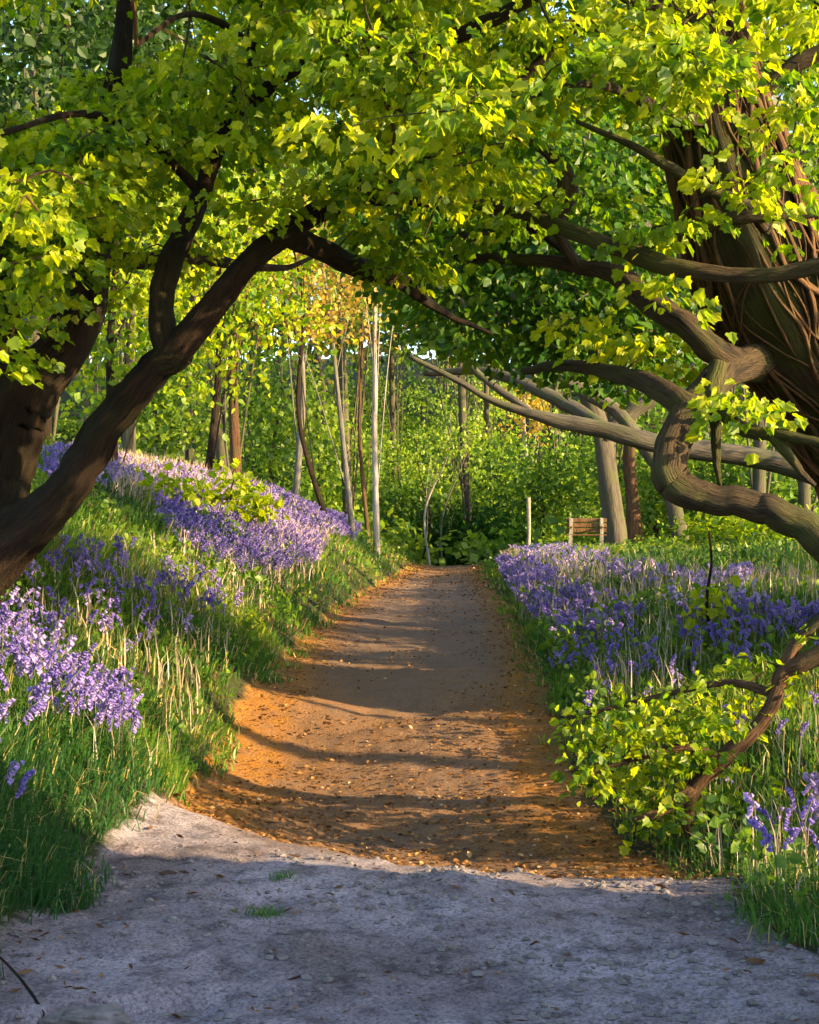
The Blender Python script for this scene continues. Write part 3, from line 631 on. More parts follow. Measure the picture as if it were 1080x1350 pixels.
b_ = gb(60, 24); gtree("hawthorn_tree", "leafy tree behind the left stem of the sycamore at the picture's left edge", "tree", b_, 11.5, 0.12, (0.1, 0.1), 'bark', 'leaf_shade', (2.6, 1.8, 4.8, 6.6), 6000, 0.15, 0.12, clumps=56, clear=0.15, T=OVAL)
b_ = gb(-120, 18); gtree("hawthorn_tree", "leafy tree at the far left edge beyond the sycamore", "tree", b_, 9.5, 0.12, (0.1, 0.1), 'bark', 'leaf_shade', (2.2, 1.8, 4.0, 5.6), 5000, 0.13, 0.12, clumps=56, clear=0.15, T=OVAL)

# ------------------------------------------------------------------ beyond the crest: bushes, grey limbs, post, bench
b_ = gb(640, 50); bush("holly_bush", "dark green bush in the hollow just beyond the end of the path", (b_[0], b_[1], b_[2]), 1.9, 1.3, 1.9, 3800, 0.17, 'leaf_dark', 0.1)
b_ = gb(545, 52); bush("holly_bush", "shaded bush at the crest left of the dark hollow bush", (b_[0], b_[1], b_[2]), 1.6, 1.3, 2.4, 1800, 0.2, 'leaf_far', 0.3)
b_ = gb(735, 62); bush("leafy_shrub", "broad sunlit green shrub on the slope beyond the post", (b_[0], b_[1], b_[2]), 3.0, 2.0, 3.0, 3600, 0.22, 'leaf_far', 0.75, "shrub")
b_ = gb(615, 66); bush("leafy_shrub", "sunlit green shrub on the slope above the dark hollow bush", (b_[0], b_[1], b_[2]), 2.8, 2.0, 2.8, 3000, 0.22, 'leaf_far', 0.7, "shrub")
b_ = gb(880, 42); bush("leafy_shrub", "green shrub beyond the right bluebells, under the looping limb", (b_[0], b_[1], b_[2]), 2.0, 1.5, 2.1, 2600, 0.17, 'leaf_far', 0.6, "shrub")
b_ = gb(1000, 30); bush("leafy_shrub", "bright low shrub at the right edge behind the bluebells", (b_[0], b_[1], b_[2]), 1.6, 1.2, 0.9, 1500, 0.13, 'leaf', 0.6, "shrub")
b_ = gb(690, 70); bush("holly_bush", "dark blue-green bush high on the slope over the path's end", (b_[0], b_[1], b_[2] + 1.5), 2.4, 2.0, 2.2, 2200, 0.2, 'leaf_dark', 0.15)
Yp = 40.0; b_ = gb(697, Yp)
post = MB(); zt = CAMZ + (690 - 657) / F * Yp
tube(post, spline([(b_[0], Yp, b_[2] - 0.3), (b_[0], Yp, b_[2] + .2), (b_[0] + 0.01, Yp, (b_[2] + zt) / 2), (b_[0], Yp, zt - 0.04), (b_[0], Yp, zt)], 16), [0.055] * 14 + [0.05, 0.03], 10, 0.06, 4)
tag(post.build("wooden_post", M['pale_wood']), "pale wooden post standing on the right bank near the end of the path", "post")
# bench
def boxv(mb, c, s, rotz=0, tilt=0, bev=0.012):
    sx, sy, sz = [v / 2 for v in s]; pts = []
    for (a, b2, z) in ((bev, bev, -sz), (0, 0, -sz + bev), (0, 0, sz - bev), (bev, bev, sz)):
        for (x, y) in ((-1, -1), (1, -1), (1, 1), (-1, 1)): pts.append((x * (sx - a), y * (sy - b2), z))
    V = np.array(pts); ct, st = math.cos(tilt), math.sin(tilt)
    V = np.stack([V[:, 0], V[:, 1] * ct - V[:, 2] * st, V[:, 1] * st + V[:, 2] * ct], 1)
    cz, sz_ = math.cos(rotz), math.sin(rotz)
    V = np.stack([V[:, 0] * cz - V[:, 1] * sz_, V[:, 0] * sz_ + V[:, 1] * cz, V[:, 2]], 1) + np.array(c)
    Fq = [[3, 2, 1, 0], [12, 13, 14, 15]] + [[i * 4 + j, i * 4 + (j + 1) % 4, i * 4 + 4 + (j + 1) % 4, i * 4 + 4 + j] for i in range(3) for j in range(4)]
    mb.add(V, [np.array(Fq)], buv=V * [1, 1, 1], tint=np.full(len(V), .5))
Yb = 33.0; bb = gb(773, Yb); bz = bb[2]
bench = thing("wooden_bench", "old orange-brown wooden bench on pale legs behind the right-hand bluebells", "bench", bb)
rz = math.radians(-8)
def bp(lx, ly, lz):
    return (bb[0] + lx * math.cos(rz) - ly * math.sin(rz), bb[1] + lx * math.sin(rz) + ly * math.cos(rz), bz + lz)
mb = MB()
for k_ in range(3): boxv(mb, bp(0, -0.12 + 0.13 * k_, 0.47), (0.95, 0.115, 0.04), rz)
mb.build("seat", M['old_wood'], bench, smooth=False)
mb = MB()
for k_ in range(3): boxv(mb, bp(0, 0.27 + 0.03 * k_, 0.58 + 0.12 * k_), (0.95, 0.03, 0.105), rz, -0.2)
mb.build("backrest", M['old_wood'], bench, smooth=False)
for lx in (-0.36, 0.36):
    mb = MB(); boxv(mb, bp(lx, -0.18, 0.2), (0.085, 0.085, 0.54), rz); mb.build("leg", M['pale_wood'], bench, smooth=False)
    mb = MB(); boxv(mb, bp(lx, 0.24, 0.4), (0.08, 0.08, 0.95), rz, -0.12); mb.build("leg", M['pale_wood'], bench, smooth=False)
    mb = MB(); boxv(mb, bp(lx, 0.02, 0.66), (0.07, 0.55, 0.05), rz); mb.build("armrest", M['old_wood'], bench, smooth=False)
# grey leaning trees and fallen boughs behind the loop limb
def bough(name, label, ctrls, mat, cat="tree", px0=None):
    global nodes; nodes = []
    Y = ctrls[0][0][2]; b = gb(ctrls[0][0][0], Y)
    t0 = thing(name, label, cat, b)
    part("trunk", ctrls[:1], mat, t0, seed=81 + len(label) % 13, k=14, n=60)
    for c in ctrls[1:]: part("branch", [c], mat, t0, seed=91 + len(label) % 7, k=9)
    return t0
Yf = 24.0; zb = lambda px, Y: 690 - (gb(px, Y)[2] - CAMZ - 0.25) * F / Y
bough("fallen_tree", "long grey bare tree leaning almost flat across the view behind the looping limb",
      [[(1330, zb(1330, Yf), Yf, 17), (1200, 690, Yf, 17), (1090, 630, Yf, 16), (1000, 605, Yf, 14), (880, 588, Yf, 13), (800, 568, Yf, 12), (745, 556, Yf, 10), (700, 545, Yf, 7), (650, 528, Yf, 5), (600, 500, Yf, 4), (540, 470, Yf, 3)],
       [(800, 566, Yf, 8), (760, 540, Yf + .5, 10), (700, 510, Yf + 1, 8), (640, 490, Yf + 1.5, 6), (560, 492, Yf + 2, 4)],
       [(700, 543, Yf, 5), (640, 500, Yf + .2, 5), (590, 455, Yf + .4, 4), (540, 430, Yf + .6, 2.5)]], M['bark_far'])
Yg = 38.0
bough("old_tree", "stout grey trunk standing beyond the bench, leaning a little left",
      [[(812, zb(812, Yg), Yg, 20), (808, 680, Yg, 15), (800, 620, Yg, 13), (790, 560, Yg, 12), (765, 500, Yg, 11), (740, 420, Yg, 11), (730, 320, Yg, 8), (720, 200, Yg, 5)],
       [(795, 580, Yg, 12), (830, 545, Yg, 11), (870, 520, Yg, 9), (930, 470, Yg, 7), (980, 400, Yg, 4)]], M['bark_far'])
bough("old_tree", "thin brown trunk just right of the stout grey trunk beyond the bench",
      [[(838, zb(838, 40), 40, 12), (834, 660, 40, 9), (830, 600, 40, 8), (834, 520, 40, 7), (850, 420, 40, 6), (860, 250, 40, 4)]], M['bark_red'])
bough("old_tree", "grey leaning trunk crossing behind the low bend of the looping limb",
      [[(905, zb(905, 34), 34, 12), (880, 640, 34, 10), (850, 590, 34, 9), (815, 545, 34, 9), (770, 515, 34, 9), (700, 470, 34, 6), (650, 420, 34, 4)]], M['bark_far'])
b_ = gb(700, 66); gtree("slender_tree", "sun-caught golden trunk showing above the post on the far slope", "tree", b_, 9.0, 0.2, (-0.3, 0.1), 'bark_birch', 'leaf_gold', (1.6, 1.5, 1.8, 7.0), 500, 0.2, 0.7, clumps=22)

# ------------------------------------------------------------------ woodland beyond: each of the nearer trees its own
WT = [  # px, depth, height, crown radius, leaf, bark, tint, label
 (250, 44, 17, 4.2, 'leaf_far', 'bark_far', .45, "tall woodland tree filling the gap above the left bluebell ridge"),
 (345, 52, 18, 4.0, 'leaf_far', 'bark_far', .40, "tall pale-trunked tree far behind the leftmost slim trunk"),
 (415, 60, 20, 4.5, 'leaf_gold', 'bark_far', .30, "tall brownish twiggy tree behind the slim trunks on the left bank"),
 (525, 64, 21, 4.2, 'leaf_far', 'bark_far', .45, "tall tree behind the silver birch on the far slope"),
 (585, 74, 22, 5.0, 'leaf_gold', 'bark_far', .25, "tall bare-looking tree straight over the end of the path"),
 (655, 68, 21, 4.4, 'leaf_far', 'bark_far', .55, "tall light green tree over the dark hollow bush"),
 (745, 60, 20, 4.6, 'leaf_far', 'bark_far', .50, "pale-trunked tall tree behind the broad sunlit shrub"),
 (850, 56, 19, 4.8, 'leaf_far', 'bark_far', .60, "tall leafy tree behind the low bend of the looping limb"),
 (950, 46, 17, 4.4, 'leaf_far', 'bark_far', .55, "tall leafy tree behind the ivy-wrapped trunk"),
 (1060, 38, 16, 4.0, 'leaf_far', 'bark_far', .45, "pale-trunked tree in the upper right corner behind the ivy-wrapped trunk"),
 (130, 50, 18, 4.6, 'leaf_far', 'bark_far', .40, "tall tree behind the two dark stems of the sycamore"),
 (10, 42, 17, 4.6, 'leaf_far', 'bark_far', .35, "tall tree at the left edge far behind the sycamore"),
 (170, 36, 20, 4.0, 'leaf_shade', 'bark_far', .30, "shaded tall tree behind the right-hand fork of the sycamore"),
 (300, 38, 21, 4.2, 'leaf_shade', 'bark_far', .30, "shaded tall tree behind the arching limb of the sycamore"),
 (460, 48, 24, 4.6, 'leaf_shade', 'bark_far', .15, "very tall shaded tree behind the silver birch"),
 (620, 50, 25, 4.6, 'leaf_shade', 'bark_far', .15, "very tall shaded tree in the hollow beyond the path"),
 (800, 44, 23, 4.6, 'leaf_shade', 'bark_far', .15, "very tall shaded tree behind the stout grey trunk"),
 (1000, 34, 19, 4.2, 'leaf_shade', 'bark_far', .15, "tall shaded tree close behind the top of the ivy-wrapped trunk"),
 (60, 30, 17, 4.0, 'leaf_shade', 'bark_far', .40, "woodland tree close behind the left stem of the sycamore, filling the upper left corner"),
 (-120, 50, 18, 4.8, 'leaf_far', 'bark_far', .40, "woodland tree just past the left edge behind the others"),
]
for (px, Y, h, rc, lf, bk, ti, lab) in WT:
    b_ = gb(px, Y); n_ = 1500 if lf == 'leaf_gold' else 2800
    gtree("woodland_tree", lab, "tree", b_, h, 0.20, (rng.uniform(-.8, .8), 0.3), bk, lf, (rc, rc * .8, h * .30, h * .70), n_, 0.27, ti, clumps=64, limbs=16, clear=0.2, bend=0.3)

UT = [(330, 62, 14.0, "tall dense tree closing the gap under the arching sycamore limb"), (275, 72, 15.0, "tall dense tree closing the gap left of the sycamore's fork"), (420, 50, 5.5, "understory tree filling the gap just left of the birch's foot"), (470, 58, 7.5, "leafy understory tree directly behind the silver birch"), (520, 56, 6.5, "leafy understory tree right of the silver birch"),
 (590, 60, 7.0, "leafy understory tree above the end of the path"), (670, 58, 6.5, "leafy understory tree behind the pale post"), (715, 54, 5.5, "leafy understory tree between the post and the bench"),
 (770, 52, 6.5, "leafy understory tree behind the bench"), (850, 48, 6.0, "leafy understory tree right of the stout grey trunk"), (930, 44, 4.2, "leafy understory tree seen through the looping limb"), (1010, 40, 4.0, "leafy understory tree at the right under the long grey leaning tree"),
 (360, 46, 6.5, "leafy understory tree behind the left ridge's slim trunks"), (200, 40, 6.5, "leafy understory tree behind the bank skyline left of the bright shrub"), (560, 72, 9.0, "leafy tree high on the far slope over the path's end"), (640, 74, 9.5, "leafy tree high on the far slope right of the path's end"), (480, 74, 9.5, "leafy tree high on the far slope left of the path's end")]
for (px, Y, h, lab) in UT:
    b_ = gb(px, Y); gtree("understory_tree", lab, "tree", b_, h, 0.09, (rng.uniform(-.4, .4), 0), 'bark_far', 'leaf_far', (2.3 + max(0, h - 8) * .3, 1.8, h * .42, h * .52), 3000, 0.19, rng.uniform(.35, .75), clumps=60, limbs=8, clear=.15)
# the far wood on the hill, one mass
fw = MB()
for i in range(130):
    Y = rng.uniform(84, 140); x = rng.uniform(-0.42, 0.42) * Y; z0 = H1(x, Y); h = rng.uniform(20, 30)
    if i % 8 == 0: tube(fw, np.array([(x, Y, z0 - .5), (x + rng.uniform(-.4, .4), Y, z0 + h * .5), (x + rng.uniform(-.8, .8), Y, z0 + h * .9)]), [0.28, 0.2, 0.06], 5, mat=1)
    m = 12; cc = np.array([x, Y, z0 + h * .55]) + rvec(m) * (rng.random((m, 1))**.4) * [3.6, 3.0, h * .45]
    per = 44; P = np.repeat(cc, per, 0) + rng.standard_normal((m * per, 3)) * [1.3, 1.3, 0.8]
    tt = np.clip(rng.uniform(.2, .6) + 0.2 * rng.standard_normal(m * per), 0, 1)
    add_leaves(fw, QUAD, P, rvec(m * per), rvec(m * per) + [0, -.5, .5], 0.75 * (.6 + .7 * rng.random(m * per)), tt)
tag(fw.build("far_woodland", [M['leaf_far'], M['bark_far']], smooth=False), "far hillside wood of mixed green trees closing the view", "woodland", kind='stuff')
hu = MB()
for i in range(560):
    Y = rng.uniform(48, 105) if i % 3 else rng.uniform(47, 66); x = rng.uniform(-0.38, 0.42) * Y
    r_ = rng.uniform(0.7, 2.0); m = 150; d = rvec(m); d[:, 2] = np.abs(d[:, 2]) * .7
    P = np.array([x, Y, H1(x, Y)]) + d * r_ * (0.7 + .4 * rng.random((m, 1)))
    tt = np.clip(rng.uniform(.45, 1.0) + .15 * rng.standard_normal(m), 0, 1)
    add_leaves(hu, QUAD, P, rvec(m), d + rvec(m) * .5 + [0, 0, .4], 0.30 * (.6 + .8 * rng.random(m)), tt)
tag(hu.build("hillside_undergrowth", M['leaf_far'], smooth=False), "green undergrowth covering the slope beyond the end of the path", "undergrowth", kind='stuff')

# ------------------------------------------------------------------ unseen trees and bushes added on the sunny side, to cast the path's shadow bands
def cy_(c, x): return (c - SN[0] * x) / SN[1]
for (x, c_, rx, rz_, n_, lab) in [(7.2, 7.95, 0.62, 1.55, 2600, "hawthorn bush out to the right nearest the path's rim"), (7.6, 11.75, 0.55, 2.6, 2600, "unseen hawthorn bush out to the right behind the leaning sapling"), (7.9, 13.1, 0.6, 2.8, 2800, "unseen hawthorn bush out to the right just past the hazel poles"),
                             (8.6, 15.3, 1.3, 3.2, 4200, "unseen hawthorn bush out to the right level with the bluebells"), (9.6, 18.8, 1.8, 3.4, 4600, "unseen hawthorn bush out to the right past the young sapling"), (11.5, 23.0, 1.9, 3.4, 4600, "unseen hawthorn bush far out to the right, furthest from the rim")]:
    y = cy_(c_, x); bush("unseen_hawthorn", lab, (x, y, H1(x, y)), rx, rx, rz_, n_, 0.11, 'leaf', 0.5)
for (x, c_, h, r_, lab) in [(6.6, 9.27, 5, .15, "unseen stout hazel pole out to the right by the first hawthorn bush"), (7.4, 9.95, 6, .08, "unseen slimmest hazel pole out to the right"), (6.8, 10.62, 5, .15, "unseen stout hazel pole out to the right just before the second hawthorn bush"), (8.4, 11.05, 6, .10, "unseen slim hazel pole furthest out on the right"), (7.2, 12.45, 6, .10, "unseen slim hazel pole out to the right between two hawthorn bushes"), (7.4, 14.0, 6, .12, "unseen hazel pole out to the right beyond the hawthorn bushes")]:
    y = cy_(c_, x); gtree("unseen_hazel", lab, "tree", (x, y, H1(x, y)), h, r_, (0.1, 0.2), 'bark', 'leaf', (0.6, 0.6, 0.8, h * .85), 200, 0.12, 0.5, clumps=14, limbs=4, clear=.6)
gtree("unseen_hedgerow_tree", "unseen leafy tree far out to the right level with the bench", "tree", (13.0, 27.0, H1(13.0, 27.0)), 10, 0.2, (0, 0), 'bark', 'leaf', (2.4, 2.0, 2.8, 5), 3000, 0.16, 0.5, clumps=50, clear=0.15)

# ------------------------------------------------------------------ ground cover
def scatter(n, y0, y1, k=0.34, m=1.2):
    y = y0 * np.exp(rng.random(n) * math.log(y1 / y0)); x = (rng.random(n) * 2 - 1) * (k * y + m)
    return x, y
def blades(mb, P, h, wd, lean, tint):
    n = len(P); a = rng.random(n) * 2 * np.pi; side = np.stack([np.cos(a), np.sin(a), 0 * a], 1)
    up = np.array([0, 0, 1.0]); ld = norm(lean)
    la = np.linalg.norm(lean, axis=1)[:, None]
    p1 = P + up * (h * .55)[:, None] + ld * (h[:, None] * .22 * la); p2 = P + up * (h * (1 - .35 * np.minimum(la[:, 0], 1.6)))[:, None] + ld * (h[:, None] * .75 * la)
    s0 = side * wd[:, None]
    V = np.stack([P - s0, P + s0, p1 + s0 * .8, p1 - s0 * .8, p2], 1).reshape(-1, 3)
    i = np.arange(n)[:, None] * 5
    mb.add(V, [i + np.array([[0, 1, 2, 3]]), i + np.array([[3, 2, 4]])], tint=np.repeat(tint, 5))
def edge(x, y): return np.maximum(xl(y) - x, x - xr(y))
gm = MB()
for (n, y0, y1, hh) in ((150000, 3.6, 14, 0.20), (90000, 10, 55, 0.20)):
    x, y = scatter(n, y0, y1); e = edge(x, y); pat = fbm(x * .9, y * .9, 3); z = H(x, y)
    dens = sstep(-0.02, 0.22, e + np.where(y > 10, .10, .03) + 0.30 * fbm(x * 2.2, y * 2.2, 3)) * np.clip(0.75 + 0.9 * pat, 0.15, 1)
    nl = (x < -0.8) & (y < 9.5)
    dens = np.where(nl & (e > 0.08), 1.0, dens)
    ok = rng.random(n) < dens; x, y, e, pat, z, nl = [v[ok] for v in (x, y, e, pat, z, nl)]
    h = hh * (0.5 + 0.9 * rng.random(len(x))) * (0.75 + 0.9 * np.clip(pat + .25, 0, .7)) * np.clip(0.45 + 1.2 * np.maximum(e, 0), .45, 1.1) * np.where(nl, 1.45, 1.0)
    ln = rng.standard_normal((len(x), 3)) * [.55, .4, 0] + np.where((x < xl(y))[:, None], [0.55, -0.25, 0], [-0.2, -0.2, 0])
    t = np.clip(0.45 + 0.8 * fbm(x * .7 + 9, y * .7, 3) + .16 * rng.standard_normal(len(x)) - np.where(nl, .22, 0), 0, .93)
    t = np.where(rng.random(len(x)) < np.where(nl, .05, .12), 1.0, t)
    blades(gm, np.stack([x, y, z - .01], 1), h, np.maximum(.0035, .00065 * y) * (0.7 + .6 * rng.random(len(x))), ln, t)
tag(gm.build("grass", M['grass'], smooth=False), "long green grass on both banks of the path", "grass", kind='stuff')

LB = {  # bluebell drifts, outlines in photograph pixels
 'A': ([(-120, 800), (20, 815), (60, 845), (110, 865), (150, 880), (190, 935), (180, 965), (110, 975), (60, 955), (-120, 965)], 150),
 'A2': ([(-60, 975), (15, 975), (20, 1040), (40, 1075), (-60, 1080)], 30),
 'B': ([(55, 592), (150, 592), (150, 640), (60, 640)], 60),
 'C': ([(205, 655), (285, 655), (350, 690), (425, 715), (420, 742), (330, 755), (270, 735), (225, 700)], 110),
 'D': ([(150, 605), (300, 630), (430, 700), (420, 720), (290, 668), (160, 630)], 90),
 'E': ([(325, 640), (400, 655), (475, 695), (465, 708), (380, 690), (325, 665)], 120),
 'F': ([(70, 710), (180, 720), (190, 755), (70, 750)], 40),
 'G': ([(0, 740), (240, 740), (330, 790), (200, 860), (0, 820)], 34),
 'H': ([(655, 738), (700, 735), (750, 770), (840, 800), (850, 830), (760, 850), (690, 800), (670, 765)], 55),
 'I': ([(890, 815), (960, 795), (1010, 805), (1060, 840), (1060, 860), (960, 870), (900, 850)], 75),
 'J': ([(665, 722), (740, 722), (810, 735), (860, 750), (1000, 755), (1000, 790), (860, 770), (700, 738)], 28),
 'K': ([(870, 775), (1090, 780), (1090, 830), (1000, 810), (880, 800)], 40),
 'M': ([(990, 795), (1100, 800), (1100, 880), (1050, 870), (1000, 830)], 70),
 'L': ([(700, 830), (900, 840), (960, 900), (760, 940), (720, 900)], 14),
 'N': ([(960, 930), (1090, 900), (1090, 1180), (1000, 1170), (960, 1050)], 20),
}
# every drift is sown on the ground with its own density (plants per square metre)
BP = []
for k_, (poly, den) in LB.items():
    x0, y0, x1, y1 = 0, 0, 0, 0
    n = 60000; x = rng.uniform(-7.5, 8, n); y = rng.uniform(5, 42, n); area = 15.5 * 37
    z = H(x, y); px, py = proj(np.stack([x, y, z + .22], 1))
    m = inpoly(px, py, poly) & (edge(x, y) > 0.12)
    m &= vnoise(x * 1.7 + 4, y * 1.7) > -0.28
    m &= rng.random(n) < den * area / n
    p = np.stack([x[m], y[m], z[m]], 1)
    if k_ in 'DJK' and len(p): tt = 0.75  # sunlit drifts: sunlight painted in as paler petals
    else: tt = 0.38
    BP += [(q, k_, tt) for q in p]
BP.sort(key=lambda q: q[0][1])
print("bluebells", len(BP))
def bell_plant(nb, h, seed, fine):
    r = np.random.default_rng(seed); bend = r.uniform(.05, .11); a = r.uniform(0, 6.28); dx = np.array([math.cos(a), math.sin(a), 0])
    S = spline([(0, 0, -.02), dx * .01 + [0, 0, h * .5], dx * bend * .5 + [0, 0, h * .88], dx * bend + [0, 0, h]], 8)
    bells = []
    for i in range(nb):
        f = 0.52 + .48 * i / (nb - 1); p = S[0] + 0; j = f * 7; q = int(min(j, 6)); p = S[q] * (1 - (j - q)) + S[q + 1] * (j - q)
        aa = a + r.uniform(-1.5, 1.5); o = np.array([math.cos(aa), math.sin(aa), 0])
        bells.append((p + o * .012, norm(o * .8 + np.array([0, 0, -.75 + .5 * (f - .5)])), r.uniform(.8, 1.1) * (1.15 - .35 * f)))
    return S, bells
def add_bell(mb, p, d, s, k, tint):
    d = np.asarray(d); a = np.cross(d, [0.3, .2, 1]); a /= np.linalg.norm(a); b = np.cross(d, a)
    ang = np.linspace(0, 2 * np.pi, k, endpoint=False); ring = lambda r_, l: p + d * l + r_ * (np.cos(ang)[:, None] * a + np.sin(ang)[:, None] * b)
    V = np.vstack([ring(.004 * s, 0), ring(.0095 * s, .010 * s), ring(.0085 * s, .020 * s), ring(.015 * s, .027 * s)])
    i = np.arange(3)[:, None] * k; j = np.arange(k)[None]; Q = np.stack([i + j, i + (j + 1) % k, i + k + (j + 1) % k, i + k + j], -1).reshape(-1, 4)
    mb.add(V, [Q], tint=np.full(len(V), tint))
NIND = 300
near, rest = BP[:NIND], BP[NIND:]
# six kinds of single plant, then copies
protos = []
for v in range(6):
    S, bells = bell_plant(13, rng.uniform(.26, .38), 100 + v, True)
    root = MB(); tube(root, S, np.linspace(.0035, .002, 8), 5)
    r0 = root.build("bluebell", M['stem'])
    fm = MB()
    for (p, d, s) in bells: add_bell(fm, p, d, s * 0.95, 6, .15 + .11 * v)
    f0 = fm.build("flower_spike", M['petal'], r0)
    lm = MB(); n_ = 6; blades(lm, np.zeros((n_, 3)) - [0, 0, .01], np.full(n_, .22) * (0.7 + .6 * rng.random(n_)), np.full(n_, .007), rng.standard_normal((n_, 3)) * [.9, .9, 0], np.full(n_, .35))
    l0 = lm.build("leaf_tuft", M['grass'], r0)
    protos.append((r0, f0, l0))
REG = {'A': ("violet bluebell in the dense clump at the left edge above the near grass", "bluebells in the near left clump"),
       'A2': ("violet bluebell low at the left edge in the shaded near grass", "bluebells in the shaded near grass"),
       'G': ("thinly scattered bluebell on the left bank below the sycamore", "scattered bluebells on the left bank"),
       'N': ("bluebell among the grass at the right edge under the leaning sapling", "bluebells under the leaning sapling"),
       'L': ("scattered bluebell behind the leaning sapling's leaves on the right bank", "scattered bluebells behind the sapling"),
       'F': ("shaded bluebell in the patch right of the sycamore's foot", "bluebells by the sycamore's foot")}
DEF_L = ("bluebell on the left bank further along the path", "bluebells further along the left bank")
DEF_R = ("bluebell on the right bank further along the path", "bluebells further along the right bank")
used = [False] * 6
for i, (p, k_, tt) in enumerate(near):
    v = i % 6; lab, grp = REG.get(k_, DEF_L if p[0] < 0 else DEF_R)
    if not used[v]: r0, f0, l0 = protos[v]; used[v] = True
    else:
        r0 = protos[v][0].copy(); COL.objects.link(r0)
        for ch in protos[v][1:]:
            c = ch.copy(); COL.objects.link(c); c.parent = r0
    r0.location = tuple(p); r0.rotation_euler = (rng.normal() * .06, rng.normal() * .06, rng.uniform(0, 6.28)); s = rng.uniform(.85, 1.2); r0.scale = (s, s, s)
    tag(r0, lab, "bluebell", grp)
# all the bluebells further off: one carpet
bc = MB(); TP = []
for v in range(10):
    S, bells = bell_plant(9, .31, 300 + v, False); t1 = MB()
    for (p, d, s) in bells: add_bell(t1, p, d, s * 1.1, 4, 0)
    t2 = MB(); tube(t2, S[::2], [.005] * 4, 3)
    TP.append((np.concatenate(t1.V), np.concatenate(t1.F), np.concatenate(t2.V), t2.F[0]))
rp = np.array([q[0] for q in rest]); rt = np.array([q[2] for q in rest])
for v in range(10):
    s_ = np.arange(v, len(rp), 10); n_ = len(s_); a = rng.random(n_) * 6.28; sc_ = rng.uniform(.75, 1.2, n_)
    ca, sa = np.cos(a)[:, None], np.sin(a)[:, None]
    for vi, (tv, tf) in enumerate(((TP[v][0], TP[v][1]), (TP[v][2], TP[v][3]))):
        X = tv[None, :, 0] * ca - tv[None, :, 1] * sa; Yv = tv[None, :, 0] * sa + tv[None, :, 1] * ca
        V = np.stack([X, Yv, tv[None, :, 2] + 0 * X], -1) * sc_[:, None, None] + rp[s_][:, None, :]
        k = len(tv); tt = np.clip(rt[s_] + .2 * rng.standard_normal(n_), 0, 1)
        bc.add(V.reshape(-1, 3), [(np.arange(n_)[:, None, None] * k + tf[None]).reshape(-1, 4)], vi, tint=np.repeat(tt, k))
tag(bc.build("bluebell_carpet", [M['petal'], M['stem']]), "carpet of violet bluebells spread along both banks", "bluebells", kind='stuff')

# pale dry stems and seed heads among the flowers
dm = MB(); n = 90000; x = rng.uniform(-7.5, 8, n); y = rng.uniform(5.5, 40, n); z = H(x, y); px, py = proj(np.stack([x, y, z + .2], 1))
w_ = np.zeros(n)
for poly, q in (([(140, 600), (300, 620), (440, 695), (420, 730), (290, 680), (150, 640)], 1.0), ([(0, 740), (250, 700), (420, 740), (330, 800), (250, 960), (0, 960)], .35), ([(660, 725), (800, 740), (1080, 750), (1080, 840), (800, 870), (690, 800)], .5), ([(880, 930), (1090, 900), (1090, 1190), (950, 1150)], .3), ([(60, 880), (240, 860), (260, 980), (120, 1000)], .35), ([(780, 820), (900, 830), (900, 920), (780, 900)], .6)):
    w_ = np.maximum(w_, inpoly(px, py, poly) * q)
ok = (rng.random(n) < w_ * .95) & (edge(x, y) > .12); x, y, z = x[ok], y[ok], z[ok]
blades(dm, np.stack([x, y, z], 1), .34 * (.6 + .7 * rng.random(len(x))), np.maximum(.003, .0005 * y), rng.standard_normal((len(x), 3)) * [.25, .25, 0], np.clip(.5 + .25 * rng.standard_normal(len(x)), 0, 1))
tag(dm.build("dry_grass", M['straw'], smooth=False), "pale dry stems standing among the bluebells", "grass", kind='stuff')

# broad-leaved herbs on the banks
hm_ = MB()
for (n, y0, y1, s) in ((26000, 5.5, 15, .055), (42000, 12, 50, .075)):
    x, y = scatter(n, y0, y1); e = edge(x, y); pt = fbm(x * .8 + 31, y * .8, 3)
    ok = (e > .1) & (rng.random(n) < np.clip(.35 + 1.6 * pt, 0.02, 1)) & ~((x < -.8) & (y < 9)); x, y, pt = x[ok], y[ok], pt[ok]; m = len(x)
    P = np.stack([x, y, H(x, y) + (.04 + .26 * rng.random(m)) * np.clip(.8 + pt, .5, 1.2)], 1)
    add_leaves(hm_, OVAL, P, rvec(m) + [0, 0, -.2], rvec(m) * .6 + [0, -.2, .7], s * (.6 + .8 * rng.random(m)) * np.maximum(1, y / 25), np.clip(.5 + .7 * fbm(x * .5, y * .5 + 8, 2) + .18 * rng.standard_normal(m), 0, 1))
tag(hm_.build("herb_cover", M['herb'], smooth=False), "low leafy herbs covering both banks", "herbs", kind='stuff')

# fallen leaves and crumbs on the path
lm = MB(); n = 38000; x, y = scatter(n, 4.0, 42, .1, 1.7); sk_ = y + rimo(x); e = edge(x, y)
pr = np.maximum(sstep(6.2, 7.1, sk_), 0.05) * np.where(e < .5, 1, 0) * np.clip(.25 + 1.3 * sstep(-.7, .1, e) + .8 * (y < 11) + fbm(x * 2, y * 2, 2), 0, 1)
ok = rng.random(n) < pr; x, y = x[ok], y[ok]; m = len(x)
P = np.stack([x, y, H(x, y, True) + .006 + .012 * rng.random(m)], 1)
add_leaves(lm, OVAL, P, rvec(m) * [1, 1, .25], rvec(m) * .55 + [0, 0, 1], .028 * (.5 + rng.random(m)) * np.maximum(1, y / 16) * np.where(sk_[ok] < 6.5, .5, 1), np.clip(rng.random(m) * np.where(sk_[ok] < 6.5, .6, .95) + .05 * rng.standard_normal(m), 0, 1))
